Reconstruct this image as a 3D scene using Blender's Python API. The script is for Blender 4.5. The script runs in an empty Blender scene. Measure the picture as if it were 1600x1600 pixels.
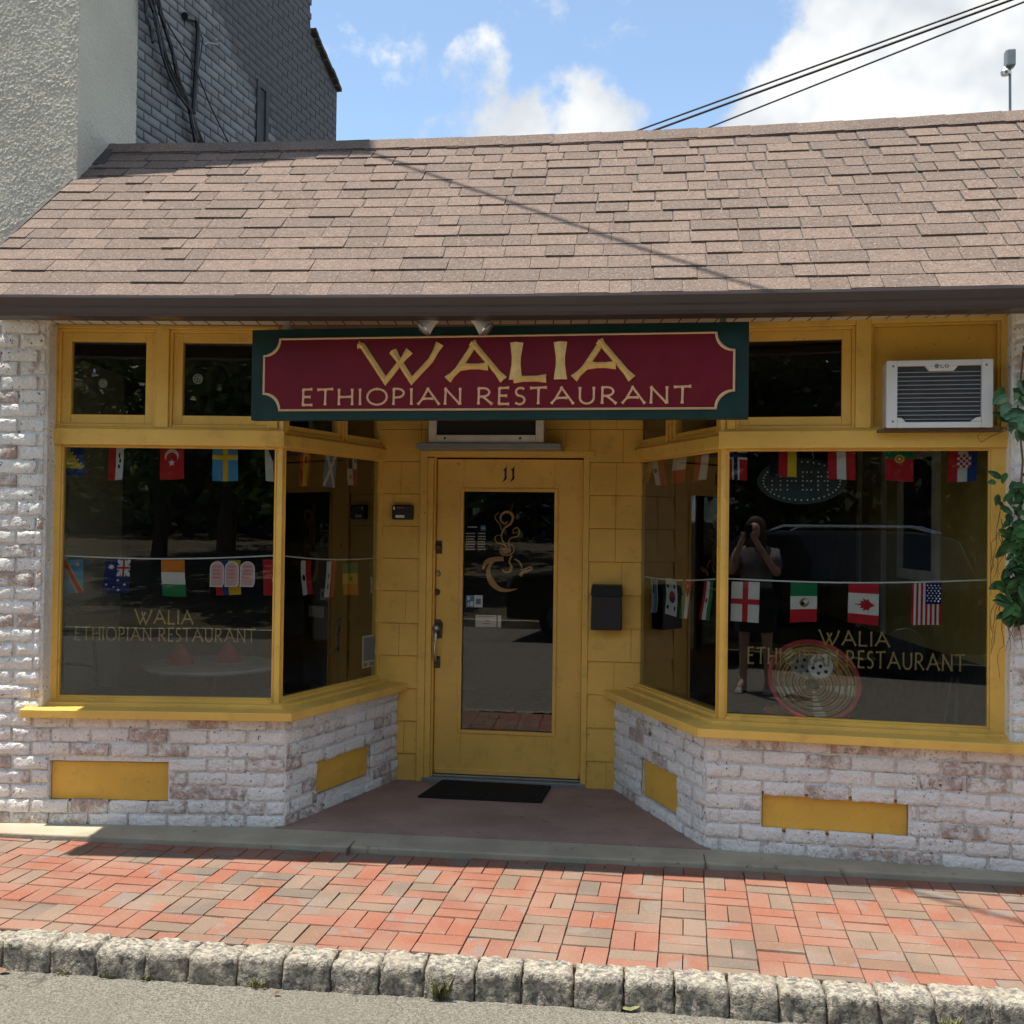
import bpy, bmesh, math, random
from mathutils import Vector, Matrix, noise
random.seed(11)
R = math.radians
S = bpy.context.scene
COL = S.collection

# ------------------------------------------------------------------ camera
F_PX, PITCH, ROLL, CAMZ = 1620.0, .0148, .013, 1.6
CP = Vector((0, 0, CAMZ))
_F = Vector((0, math.cos(PITCH), math.sin(PITCH)))
_R0 = Vector((1, 0, 0)); _U0 = Vector((0, -math.sin(PITCH), math.cos(PITCH)))
_Rt = _R0*math.cos(ROLL)+_U0*math.sin(ROLL)
_Up = _U0*math.cos(ROLL)-_R0*math.sin(ROLL)
cam = bpy.data.cameras.new('camera'); cam_o = bpy.data.objects.new('camera', cam); COL.objects.link(cam_o)
cam.sensor_width = 36; cam.lens = 36*F_PX/1600; cam.clip_start = .02; cam.clip_end = 3000
m = Matrix.Identity(4)
for i in range(3):
    m[i][0] = _Rt[i]; m[i][1] = _Up[i]; m[i][2] = -_F[i]; m[i][3] = CP[i]
cam_o.matrix_world = m
S.camera = cam_o

# ------------------------------------------------------------------ sun, sky, exposure
SUN = Vector((-.225, -.03, .974)).normalized()
SUN_STRENGTH, SKY_STRENGTH, EXPOSURE = 2.0, .104, 1.99
sl = bpy.data.lights.new('sun', 'SUN'); sl.energy = SUN_STRENGTH; sl.angle = R(.53); sl.color = (1, .94, .84)
so = bpy.data.objects.new('sun', sl); COL.objects.link(so)
so.rotation_euler = SUN.to_track_quat('Z', 'Y').to_euler(); so.location = (-6, -2, 25)
S.view_settings.view_transform = 'Standard'; S.view_settings.look = 'None'
S.view_settings.exposure = EXPOSURE; S.view_settings.gamma = 1; S.view_settings.use_curve_mapping = False
S.render.engine = 'CYCLES'
S.cycles.max_bounces = 6; S.cycles.diffuse_bounces = 3; S.cycles.glossy_bounces = 3; S.cycles.transparent_max_bounces = 10
S.cycles.use_light_tree = False; S.cycles.caustics_reflective = False; S.cycles.caustics_refractive = False

def ray(px, py): return _F*F_PX+_Rt*(px-800)+_Up*(800-py)
def atz(px, py, z):
    q = ray(px, py); return CP+q*((z-CAMZ)/q.z)
def aty(px, py, y):
    q = ray(px, py); return CP+q*(y/q.y)

class N:                                    # tiny node helper
    def __init__(s, tree): s.t = tree; s.n = tree.nodes; s.l = tree.links
    def add(s, typ, ins=None, **kw):
        n = s.n.new(typ)
        for k, v in kw.items(): setattr(n, k, v)
        for k, v in (ins or {}).items(): s.set(n.inputs[k], v)
        return n
    def set(s, sock, v):
        if hasattr(v, 'is_output'): s.l.new(v, sock)
        elif hasattr(v, 'outputs'): s.l.new(v.outputs[0], sock)
        else: sock.default_value = v
    def math(s, op, a, b=0.0, c=None, clamp=False):
        n = s.n.new('ShaderNodeMath'); n.operation = op; n.use_clamp = clamp
        s.set(n.inputs[0], a); s.set(n.inputs[1], b)
        if c is not None: s.set(n.inputs[2], c)
        return n.outputs[0]
    def mix(s, fac, a, b):
        n = s.n.new('ShaderNodeMix'); n.data_type = 'RGBA'
        s.set(n.inputs[0], fac); s.set(n.inputs[6], a if hasattr(a, 'is_output') else (*a, 1)); s.set(n.inputs[7], b if hasattr(b, 'is_output') else (*b, 1))
        return n.outputs[2]
    def rng(s, v, a, b, c=0.0, d=1.0):
        n = s.n.new('ShaderNodeMapRange'); n.clamp = True; n.interpolation_type = 'SMOOTHSTEP'
        s.set(n.inputs[0], v); n.inputs[1].default_value = a; n.inputs[2].default_value = b; n.inputs[3].default_value = c; n.inputs[4].default_value = d
        return n.outputs[0]
    def noise(s, vec, scale, detail=3.0, rough=.55):
        n = s.add('ShaderNodeTexNoise', {'Scale': scale, 'Detail': min(detail, 7.0 if scale == 11.0 else 3.5), 'Roughness': rough})
        if vec is not None: s.l.new(vec, n.inputs['Vector'])
        return n.outputs['Fac']

w = bpy.data.worlds.new('World'); S.world = w; w.use_nodes = True
k = N(w.node_tree); k.n.clear()
sky = k.add('ShaderNodeTexSky', sky_type='NISHITA', sun_disc=False)
sky.sun_elevation = math.asin(SUN.z); sky.sun_rotation = math.atan2(SUN.x, SUN.y)
sky.air_density = .7; sky.dust_density = .3; sky.ozone_density = 1.3; sky.altitude = 2500
tc = k.add('ShaderNodeTexCoord'); gv = tc.outputs['Generated']
def vdot(d):
    n = k.add('ShaderNodeVectorMath', operation='DOT_PRODUCT'); k.l.new(gv, n.inputs[0]); n.inputs[1].default_value = d
    return n.outputs['Value']
n1 = k.noise(gv, 11.0, 7, .62); n2 = k.noise(gv, 2.6, 4, .5)
dens = k.math('ADD', k.math('MULTIPLY', n1, 1.25), k.math('MULTIPLY', n2, .7))
blobs = None
for (px, py, rad, amp) in [(800, 232, 3.6, .22), (880, 208, 4.0, .30), (945, 220, 3.6, .24), (720, 230, 3.0, .16), (745, 105, 2.6, .17), (655, 90, 2.8, .10), (835, -10, 2.4, .17), (1015, 0, 2.4, .10), (1520, 50, 8, .42), (1340, 150, 5.5, .34), (1230, 195, 4.0, .27), (1620, 150, 9, .42), (1450, 140, 7, .4), (1130, 212, 2.4, .16), (1500, -70, 5.5, .36)]:
    d = ray(px, py).normalized(); c0 = math.cos(R(rad))
    b = k.math('MULTIPLY', k.rng(vdot(d), c0, 1.0-(1-c0)*.3), amp)
    blobs = b if blobs is None else k.math('MAXIMUM', blobs, b)
dens = k.math('ADD', dens, blobs)
clear = k.math('MAXIMUM', k.rng(vdot(ray(1000, 60).normalized()), math.cos(R(13)), math.cos(R(4))), k.rng(vdot(ray(620, 90).normalized()), math.cos(R(13)), math.cos(R(4))))
dens = k.math('SUBTRACT', dens, k.math('MULTIPLY', clear, .13))
cl = k.rng(dens, .90, 1.15)
shade = k.rng(k.noise(gv, 12.0, 3, .55), .3, .7)
ccol = k.mix(shade, (1.7, 1.82, 1.95), (2.6, 2.62, 2.6))
tint = k.add('ShaderNodeMix', data_type='RGBA', blend_type='MULTIPLY'); tint.inputs[0].default_value = 1.0; k.l.new(sky.outputs[0], tint.inputs[6]); tint.inputs[7].default_value = (1.0, .98, .83, 1)
skyc = k.mix(.06, tint.outputs[2], (3.0, 3.2, 3.4))
mixc = k.mix(cl, skyc, ccol)
bg = k.add('ShaderNodeBackground', {'Color': mixc, 'Strength': SKY_STRENGTH})
ow = k.add('ShaderNodeOutputWorld', {'Surface': bg})

# ------------------------------------------------------------------ materials
MATS = {}
def newmat(name):
    mt = bpy.data.materials.new(name); mt.use_nodes = True; kk = N(mt.node_tree); kk.n.clear()
    out = kk.add('ShaderNodeOutputMaterial'); bs = kk.add('ShaderNodeBsdfPrincipled')
    kk.l.new(bs.outputs[0], out.inputs[0]); MATS[name] = mt
    return mt, kk, bs, out
def bump(kk, bs, h, strength=.3, dist=.01):
    b = kk.add('ShaderNodeBump', {'Height': h, 'Strength': strength, 'Distance': dist}); kk.l.new(b.outputs[0], bs.inputs['Normal'])
def pos(kk): return kk.add('ShaderNodeNewGeometry').outputs['Position']
def rnd(kk):                                # per object and per island
    a = kk.add('ShaderNodeObjectInfo').outputs['Random']; b = kk.add('ShaderNodeNewGeometry').outputs['Random Per Island']
    return kk.math('FRACT', kk.math('ADD', a, kk.math('MULTIPLY', b, 7.31)))
def paint(name, col, rough=.5, var=.12, vs=6, spec=.5, bmp=.0, bs_=80, metal=0, dirt=0, dirtc=(.05, .04, .03)):
    mt, kk, bs, out = newmat(name); p = pos(kk)
    n = kk.noise(p, vs, 5)
    c = kk.mix(kk.rng(n, .3, .7), tuple(x*(1-var) for x in col), tuple(min(1, x*(1+var)) for x in col))
    if dirt:
        d = kk.rng(kk.noise(p, 38, 6, .7), .62, .74, 0, dirt); d2 = kk.rng(kk.noise(p, 3.1, 3), .4, .7)
        c = kk.mix(kk.math('MULTIPLY', d, d2), c, dirtc)
    kk.set(bs.inputs['Base Color'], c)
    kk.set(bs.inputs['Roughness'], kk.rng(kk.noise(p, vs*3, 3), .3, .7, max(.05, rough-.1), min(1, rough+.1)))
    bs.inputs['Specular IOR Level'].default_value = spec; bs.inputs['Metallic'].default_value = metal
    if bmp: bump(kk, bs, kk.noise(p, bs_, 4), bmp, .006)
    return mt
def flat(name, col, rough=.6, spec=.3, metal=0):
    mt, kk, bs, out = newmat(name); bs.inputs['Base Color'].default_value = (*col, 1); bs.inputs['Roughness'].default_value = rough
    bs.inputs['Specular IOR Level'].default_value = spec; bs.inputs['Metallic'].default_value = metal
    return mt
def wood_yellow(name, col):
    mt, kk, bs, out = newmat(name); p = pos(kk)
    c = kk.mix(kk.rng(kk.noise(p, 2.5, 4), .3, .7), tuple(x*.9 for x in col), tuple(x*1.06 for x in col))
    sc = kk.add('ShaderNodeVectorMath', operation='MULTIPLY'); kk.l.new(p, sc.inputs[0]); sc.inputs[1].default_value = (4, 4, 60)
    grain = kk.noise(sc.outputs[0], 2.0, 6, .65)
    dk = kk.math('MULTIPLY', kk.rng(kk.noise(p, 55, 6, .75), .63, .71), kk.rng(kk.noise(p, 2.2, 3), .45, .62))
    st = kk.rng(kk.noise(p, 9, 4, .7), .52, .72, 0, .28); c = kk.mix(st, c, (.42, .25, .06))
    ch = kk.math('MULTIPLY', kk.rng(kk.noise(p, 26, 4, .75), .655, .70), kk.rng(kk.noise(p, 3.3, 3), .48, .62)); c = kk.mix(kk.math('MULTIPLY', ch, .7), c, (.16, .10, .045))
    c = kk.mix(kk.math('MULTIPLY', dk, .75), c, (.09, .06, .03))
    c = kk.mix(kk.rng(grain, .62, .8, 0, .25), c, (.2, .11, .03))
    kk.set(bs.inputs['Base Color'], c); bs.inputs['Roughness'].default_value = .42; bs.inputs['Specular IOR Level'].default_value = .4
    bump(kk, bs, kk.math('ADD', grain, kk.noise(p, 40, 3)), .22, .003)
    return mt
wood_yellow('yellow', (.85, .53, .115))
wood_yellow('yellow_door', (.83, .51, .115))
wood_yellow('yellow_panel', (.80, .46, .075))

def whitewash(name, amount):
    mt, kk, bs, out = newmat(name); p = pos(kk); r = rnd(kk)
    n = kk.noise(p, 17, 6, .7); n2 = kk.noise(p, 60, 5, .7)
    thr = kk.rng(r, .45, 1.0, .0, .24)
    m_ = kk.rng(kk.math('ADD', kk.math('ADD', kk.math('MULTIPLY', n, .7), kk.math('MULTIPLY', n2, .3)), kk.math('MULTIPLY', thr, amount)), .60, .80)
    tone = kk.mix(kk.rng(kk.noise(p, 4, 4), .3, .7), (.83, .795, .735), (.92, .89, .83))
    tone = kk.mix(kk.rng(r, .2, .9, 0, .30), tone, (.74, .71, .68))
    red = kk.mix(kk.rng(kk.noise(p, 30, 3), .35, .65), (.44, .25, .18), (.34, .25, .20))
    c = kk.mix(kk.math('MULTIPLY', m_, .8), tone, red)
    pit = kk.math('MULTIPLY', kk.rng(kk.noise(p, 58, 4, .65), .60, .67), kk.rng(kk.noise(p, 7, 3), .42, .6))
    c = kk.mix(pit, c, (.09, .08, .075))
    kk.set(bs.inputs['Base Color'], c); bs.inputs['Roughness'].default_value = .8; bs.inputs['Specular IOR Level'].default_value = .2
    bump(kk, bs, kk.math('ADD', kk.math('MULTIPLY', n2, .6), kk.noise(p, 34, 4)), 1.0, .015)
    return mt
whitewash('wash_brick', 1.0); whitewash('wash_mortar', .0)

mt, kk, bs, out = newmat('stucco'); p = pos(kk)
nn = kk.noise(p, 70, 4, .6)
kk.set(bs.inputs['Base Color'], kk.mix(kk.rng(kk.noise(p, 1.3, 4), .3, .7), (.46, .425, .34), (.55, .51, .41))); bs.inputs['Roughness'].default_value = .9
bump(kk, bs, nn, .7, .012)

mt, kk, bs, out = newmat('shingle'); p = pos(kk); r = rnd(kk)
c = kk.mix(kk.rng(r, .25, .8), (.15, .114, .095), (.20, .147, .117))
c = kk.mix(kk.rng(kk.noise(p, 16, 4), .35, .7, 0, .5), c, (.145, .107, .088))
c = kk.mix(kk.rng(kk.noise(p, 85, 3, .9), .54, .66, 0, .85), c, (.38, .30, .25))
c = kk.mix(kk.rng(kk.noise(p, 78, 3, .9), .36, .47, .8, 0), c, (.058, .043, .038))
kk.set(bs.inputs['Base Color'], c); bs.inputs['Roughness'].default_value = .92; bs.inputs['Specular IOR Level'].default_value = .2
bump(kk, bs, kk.noise(p, 220, 3, .7), .5, .004)

mt, kk, bs, out = newmat('paver'); p = pos(kk); r = rnd(kk)
rr = kk.add('ShaderNodeValToRGB', {'Fac': r}); e = rr.color_ramp; e.interpolation = 'CONSTANT'
cols = [(0, (0.2520, 0.0991, 0.0630)), (.16, (0.2604, 0.1134, 0.0773)), (.32, (0.2352, 0.0991, 0.0655)), (.46, (0.1974, 0.1176, 0.0798)), (.56, (0.2604, 0.0966, 0.0588)), (.68, (0.1806, 0.1327, 0.0966)), (.78, (0.1470, 0.1176, 0.0941)), (.86, (0.2436, 0.1134, 0.0773)), (.94, (0.2058, 0.1512, 0.1109))]
e.elements[0].position = 0; e.elements[0].color = (*cols[0][1], 1); e.elements[1].position = cols[1][0]; e.elements[1].color = (*cols[1][1], 1)
for q, cc in cols[2:]:
    x = e.elements.new(q); x.color = (*cc, 1)
c = rr.outputs[0]
two = kk.math('MULTIPLY', kk.rng(kk.noise(p, 5.5, 3), .54, .60), kk.rng(kk.math('FRACT', kk.math('MULTIPLY', r, 13.7)), .6, .62))
c = kk.mix(kk.math('MULTIPLY', two, .8), c, (.19, .16, .14))
c = kk.mix(kk.rng(kk.noise(p, 3.5, 4), .35, .7, 0, .55), c, (.27, .18, .13))
c = kk.mix(kk.rng(kk.noise(p, 100, 3, .8), .56, .72, 0, .5), c, (.45, .33, .26))
c = kk.mix(kk.rng(kk.noise(p, 85, 3, .8), .30, .42, .55, 0), c, (.16, .08, .06))
kk.set(bs.inputs['Base Color'], c); bs.inputs['Roughness'].default_value = .85; bs.inputs['Specular IOR Level'].default_value = .3
bump(kk, bs, kk.noise(p, 160, 4), .35, .004)

mt, kk, bs, out = newmat('granite'); p = pos(kk); r = rnd(kk)
c = kk.mix(kk.rng(kk.noise(p, 45, 5, .75), .35, .65), (.10, .096, .088), (.44, .395, .31))
c = kk.mix(kk.rng(kk.noise(p, 9, 3), .45, .7, 0, .5), c, (.30, .255, .19))
c = kk.mix(kk.rng(kk.noise(p, 160, 2), .62, .7, 0, .7), c, (.07, .07, .07))
kk.set(bs.inputs['Base Color'], c); bs.inputs['Roughness'].default_value = .85
bump(kk, bs, kk.noise(p, 70, 6, .7), .8, .012)

mt, kk, bs, out = newmat('asphalt'); p = pos(kk)
c = kk.mix(kk.rng(kk.noise(p, 130, 3, .7), .35, .68), (.085, .078, .064), (.265, .242, .195))
c = kk.mix(kk.rng(kk.noise(p, 260, 2, .7), .62, .72), c, (.46, .425, .345))
c = kk.mix(kk.rng(kk.noise(p, 1.1, 5), .4, .7, 0, .45), c, (.15, .134, .105))
vo = kk.add('ShaderNodeTexVoronoi', feature='DISTANCE_TO_EDGE'); vo.inputs['Scale'].default_value = .55
ad = kk.add('ShaderNodeVectorMath', operation='ADD'); kk.l.new(p, ad.inputs[0]); nz = kk.add('ShaderNodeTexNoise', {'Scale': 4.0}); kk.l.new(p, nz.inputs['Vector']); kk.l.new(nz.outputs['Color'], ad.inputs[1]); kk.l.new(ad.outputs[0], vo.inputs['Vector'])
c = kk.mix(kk.rng(vo.outputs['Distance'], .0, .006, .7, 0), c, (.05, .045, .04))
kk.set(bs.inputs['Base Color'], c); bs.inputs['Roughness'].default_value = .9
bump(kk, bs, kk.noise(p, 150, 4, .7), .8, .008)

def concrete(name, a, b, cracks=False, sc=1.0):
    mt, kk, bs, out = newmat(name); p = pos(kk)
    c = kk.mix(kk.rng(kk.noise(p, 3.5, 6, .65), .3, .7), a, b)
    c = kk.mix(kk.rng(kk.noise(p, 110, 3, .7), .6, .75, 0, .4), c, tuple(x*.5 for x in a))
    c = kk.mix(kk.math('MULTIPLY', kk.rng(kk.noise(p, 17, 3, .6), .66, .70), .55), c, tuple(x*.35 for x in a)); c = kk.mix(kk.rng(kk.noise(p, 1.4, 5, .7), .45, .7, 0, .3), c, tuple(x*.6 for x in a))
    kk.set(bs.inputs['Base Color'], c); bs.inputs['Roughness'].default_value = .85
    bump(kk, bs, kk.noise(p, 60, 4), .5*sc, .006)
concrete('concrete', (.33, .295, .215), (.42, .375, .275)); concrete('porch', (.27, .175, .145), (.35, .235, .195)); concrete('sand', (.12, .10, .08), (.2, .17, .13))
concrete('joint', (.08, .065, .05), (.15, .12, .09))
mt, kk, bs, out = newmat('dark_brick'); p = pos(kk); r = rnd(kk)
c = kk.mix(r, (.15, .154, .16), (.22, .224, .23))
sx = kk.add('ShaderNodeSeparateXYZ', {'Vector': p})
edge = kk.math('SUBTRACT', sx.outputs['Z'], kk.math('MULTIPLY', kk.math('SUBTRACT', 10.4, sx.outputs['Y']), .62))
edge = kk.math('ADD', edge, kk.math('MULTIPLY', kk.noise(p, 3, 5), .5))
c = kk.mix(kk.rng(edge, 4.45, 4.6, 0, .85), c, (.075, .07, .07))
c = kk.mix(kk.rng(kk.noise(p, 9, 6, .7), .58, .7, 0, .6), c, (.10, .095, .095))
kk.set(bs.inputs['Base Color'], c); bs.inputs['Roughness'].default_value = .8
bump(kk, bs, kk.noise(p, 45, 5, .7), .8, .012)

paint('dark_mortar', (.06, .06, .065), .9); paint('gutter', (.062, .044, .040), .38, .08, 3, .5); paint('soffit', (.62, .58, .50), .6, .06)
paint('entry_ceiling', (.20, .14, .10), .8)
paint('sign_green', (.010, .036, .031), .5, .15, 5, .25); paint('sign_red', (.15, .006, .014), .5, .08, 4, .25)
paint('cream', (.70, .50, .27), .5, .05); paint('gold', (.78, .52, .17), .42, .1, 30); paint('salmon', (.80, .50, .28), .5, .06)
flat('black', (.012, .012, .013), .45, .5); flat('black_matte', (.02, .02, .021), .8); flat('white', (.78, .78, .76), .45, .5); flat('white_plastic', (.76, .76, .74), .4, .5)
paint('old_white', (.62, .58, .50), .55, .12, 9, dirt=.6); paint('grey_metal', (.25, .27, .26), .45, .1, 8, metal=.3); paint('steel', (.55, .55, .54), .35, .1, 20, metal=.9)
paint('bronze', (.10, .07, .045), .38, .15, 20, metal=.8); paint('brass', (.42, .32, .16), .35, .1, 20, metal=.9)
paint('fin', (.05, .055, .06), .5, .2, 20); flat('fin_line', (.5, .5, .5), .4, .5, .5)
flat('chrome', (.8, .8, .8), .12, .5, 1.0); flat('car_black', (.006, .006, .007), .12, .6); flat('rubber', (.012, .012, .012), .85); flat('car_glass', (.01, .01, .012), .04, .6)
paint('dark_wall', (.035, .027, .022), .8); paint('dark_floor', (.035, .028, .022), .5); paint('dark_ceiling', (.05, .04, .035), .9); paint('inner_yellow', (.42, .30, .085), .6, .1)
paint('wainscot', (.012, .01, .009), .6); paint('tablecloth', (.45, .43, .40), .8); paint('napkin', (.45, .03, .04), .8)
paint('wicker', (.62, .33, .13), .8, .25, 40, bmp=.5); paint('wicker_pale', (.85, .72, .48), .8, .2, 40); paint('red_rim', (.68, .07, .07), .7, .15, 30)
paint('decal_gold', (.40, .29, .10), .5, .05); paint('decal_tan', (.50, .255, .09), .5, .06); flat('decal_white', (.6, .62, .62), .6); flat('pink', (.72, .42, .44), .6); flat('blue_print', (.12, .25, .5), .5)
flat('string', (.85, .85, .84), .6)
paint('leaf', (.035, .10, .025), .5, .6, 14, .3); paint('leaf_pale', (.12, .24, .13), .5, .3, 25, .3); paint('twig', (.13, .075, .04), .8); paint('bark', (.07, .05, .035), .9, .3, 12, bmp=.6)
paint('foliage', (.085, .125, .03), .6, .5, 1.6); paint('foliage_dark', (.022, .045, .015), .7, .5, 1.2); paint('weed', (.17, .17, .06), .7, .4, 30); paint('dry_leaf', (.25, .14, .07), .8, .3, 40)
paint('grass', (.075, .062, .034), .9, .4, 1.5); paint('house_white', (.7, .7, .68), .6, .05); paint('house_tan', (.30, .23, .15), .7, .1); paint('roof_dark', (.06, .055, .05), .9)
paint('skin', (.52, .30, .21), .5, .06); paint('shirt', (.17, .155, .16), .85, .1); paint('shorts', (.012, .012, .014), .85); paint('hair', (.06, .035, .02), .6, .3, 60); paint('shoe', (.45, .45, .43), .7)
FL = {'R': (.50, .025, .035), 'W': (.74, .74, .75), 'B': (.03, .07, .30), 'Y': (.72, .50, .04), 'G': (.02, .20, .08), 'K': (.012, .012, .014), 'O': (.70, .22, .03), 'L': (.08, .30, .58), 'N': (.012, .02, .13), 'M': (.30, .20, .08)}
FM = {}
for kf, vf in FL.items(): FM[kf] = paint('flag_'+kf, vf, .85, .05, 20, .1)

mt, kk, bs, out = newmat('glass')
kk.n.remove(bs)
fr = kk.add('ShaderNodeFresnel', {'IOR': 1.52}); ge = kk.add('ShaderNodeNewGeometry')
fz = kk.math('DIVIDE', kk.math('MULTIPLY', fr.outputs[0], 2.0), kk.math('ADD', fr.outputs[0], 1.0))
fz = kk.math('MULTIPLY', fz, kk.math('SUBTRACT', 1.0, ge.outputs['Backfacing']))
gn = kk.noise(ge.outputs['Position'], 1.7, 1)
bmpn = kk.add('ShaderNodeBump', {'Height': gn, 'Strength': .02, 'Distance': .02})
tr = kk.add('ShaderNodeBsdfTransparent', {'Color': (.80, .82, .80, 1)}); gl = kk.add('ShaderNodeBsdfGlossy', {'Color': (1, 1, 1, 1), 'Roughness': 0.0})
kk.l.new(bmpn.outputs[0], gl.inputs['Normal'])
mx = kk.add('ShaderNodeMixShader', {0: fz}); kk.l.new(tr.outputs[0], mx.inputs[1]); kk.l.new(gl.outputs[0], mx.inputs[2]); kk.l.new(mx.outputs[0], out.inputs[0])
M = MATS

# ------------------------------------------------------------------ builders
WM = {}
def put(o, parent=None, world=None):
    COL.objects.link(o)
    wm = world if world is not None else Matrix.Translation(o.location)
    WM[o] = wm
    if parent is not None:
        o.parent = parent; o.matrix_parent_inverse = WM[parent].inverted()
    o.matrix_basis = wm
    return o
def tag(o, label=None, cat=None, group=None, kind=None):
    if label: o['label'] = label
    if cat: o['category'] = cat
    if group: o['group'] = group
    if kind: o['kind'] = kind
    return o
def empty(name, loc, label, cat, group=None):
    o = bpy.data.objects.new(name, None); o.empty_display_size = .1
    put(o, None, Matrix.Translation(Vector(loc))); return tag(o, label, cat, group)
class W:                                    # a vertical wall frame: u along, v out, z up
    def __init__(s, o, ang):
        a = R(ang); s.o = Vector((o[0], o[1], 0)); s.d = Vector((math.cos(a), -math.sin(a), 0)); s.n = Vector((-math.sin(a), -math.cos(a), 0))
    def pt(s, u, v, z): return s.o+s.d*u+s.n*v+Vector((0, 0, z))
    def uz(s, px, py, v=0.0):
        q = ray(px, py); t = (v-(CP-s.o).dot(s.n))/q.dot(s.n); P = CP+q*t
        return (P-s.o).dot(s.d), P.z
    def rect(s, x0, y0, x1, y1, v=0.0):
        ym = (y0+y1)/2; xm = (x0+x1)/2
        return s.uz(x0, ym, v)[0], s.uz(x1, ym, v)[0], s.uz(xm, y1, v)[1], s.uz(xm, y0, v)[1]
    def mat(s, u, v, z): 
        m = Matrix.Identity(4); P = s.pt(u, v, z)
        for i in range(3): m[i][0] = s.d[i]; m[i][1] = -s.n[i]; m[i][2] = (0, 0, 1)[i]; m[i][3] = P[i]
        return m
def cross2(a, va, b, vb):                   # plan point where two offset wall lines meet
    P = a.pt(0, va, 0); Q = b.pt(0, vb, 0); d, e = a.d, b.d
    det = d.x*-e.y+e.x*d.y; t = ((Q.x-P.x)*-e.y+e.x*(Q.y-P.y))/det
    return P+d*t
GND = W((0, 0), 0)
class MB:
    def __init__(s): s.v = []; s.f = []; s.m = []; s.sm = False
    def face(s, pts, mi=0):
        i = len(s.v); s.v += [Vector(p) for p in pts]; s.f.append(tuple(range(i, i+len(pts)))); s.m.append(mi); return s
    def hexa(s, P, mi=0):                   # P: 4 bottom ccw, 4 top ccw
        i = len(s.v); s.v += [Vector(p) for p in P]
        for q in ((3, 2, 1, 0), (4, 5, 6, 7), (0, 1, 5, 4), (1, 2, 6, 5), (2, 3, 7, 6), (3, 0, 4, 7)):
            s.f.append(tuple(i+j for j in q)); s.m.append(mi)
        return s
    def box(s, fr, u0, u1, v0, v1, z0, z1, mi=0):   # v1 is the outer side
        p = fr.pt
        return s.hexa([p(u0, v1, z0), p(u1, v1, z0), p(u1, v0, z0), p(u0, v0, z0), p(u0, v1, z1), p(u1, v1, z1), p(u1, v0, z1), p(u0, v0, z1)], mi)
    def prism(s, low, high, mi=0):          # two matching loops, ccw seen from the high side
        n = len(low); i = len(s.v); s.v += [Vector(p) for p in low]+[Vector(p) for p in high]
        s.f.append(tuple(i+n-1-j for j in range(n))); s.m.append(mi); s.f.append(tuple(i+n+j for j in range(n))); s.m.append(mi)
        for j in range(n):
            j2 = (j+1) % n; s.f.append((i+j, i+j2, i+n+j2, i+n+j)); s.m.append(mi)
        return s
    def plan(s, pts, z0, z1, mi=0): return s.prism([(p[0], p[1], z0) for p in pts], [(p[0], p[1], z1) for p in pts], mi)
    def shape(s, fr, pts, v0, v1, mi=0):    # polygon in (u,z), ccw seen from outside
        return s.prism([fr.pt(a, v0, b) for a, b in pts], [fr.pt(a, v1, b) for a, b in pts], mi)
    def ring(s, fr, u0, u1, z0, z1, t, v0, v1, mi=0, tb=None, tt=None):  # picture-frame of four butted bars
        tb = t if tb is None else tb; tt = t if tt is None else tt
        s.box(fr, u0, u0+t, v0, v1, z0, z1, mi); s.box(fr, u1-t, u1, v0, v1, z0, z1, mi)
        s.box(fr, u0+t, u1-t, v0, v1, z0, z0+tb, mi); s.box(fr, u0+t, u1-t, v0, v1, z1-tt, z1, mi); return s
    def tube(s, pts, r, n=6, mi=0, cap=True):
        pts = [Vector(p) for p in pts]; i0 = len(s.v); K = len(pts)
        for j, p in enumerate(pts):
            t = (pts[min(j+1, K-1)]-pts[max(j-1, 0)]).normalized()
            a = t.cross(Vector((0, 0, 1)) if abs(t.z) < .9 else Vector((1, 0, 0))).normalized(); b = t.cross(a)
            rr = r[j] if isinstance(r, (list, tuple)) else r
            for q in range(n):
                an = 2*math.pi*q/n; s.v.append(p+a*math.cos(an)*rr+b*math.sin(an)*rr)
        for j in range(K-1):
            for q in range(n):
                q2 = (q+1) % n; s.f.append((i0+j*n+q, i0+j*n+q2, i0+(j+1)*n+q2, i0+(j+1)*n+q)); s.m.append(mi)
        if cap:
            s.f.append(tuple(i0+q for q in reversed(range(n)))); s.m.append(mi); s.f.append(tuple(i0+(K-1)*n+q for q in range(n))); s.m.append(mi)
        return s
    def lathe(s, c, prof, n=16, mi=0, axis=None, sx=1.0, caps=True):
        c = Vector(c); ax = Vector(axis).normalized() if axis else Vector((0, 0, 1))
        a = ax.cross(Vector((0, 1, 0)) if abs(ax.y) < .9 else Vector((1, 0, 0))).normalized(); b = ax.cross(a); i0 = len(s.v)
        for r_, h in prof:
            for q in range(n):
                an = 2*math.pi*q/n; s.v.append(c+a*math.cos(an)*r_*sx+b*math.sin(an)*r_+ax*h)
        for j in range(len(prof)-1):
            for q in range(n):
                q2 = (q+1) % n; s.f.append((i0+j*n+q, i0+j*n+q2, i0+(j+1)*n+q2, i0+(j+1)*n+q)); s.m.append(mi)
        if caps: s.f.append(tuple(i0+q for q in reversed(range(n)))); s.m.append(mi); s.f.append(tuple(i0+(len(prof)-1)*n+q for q in range(n))); s.m.append(mi)
        return s
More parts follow.
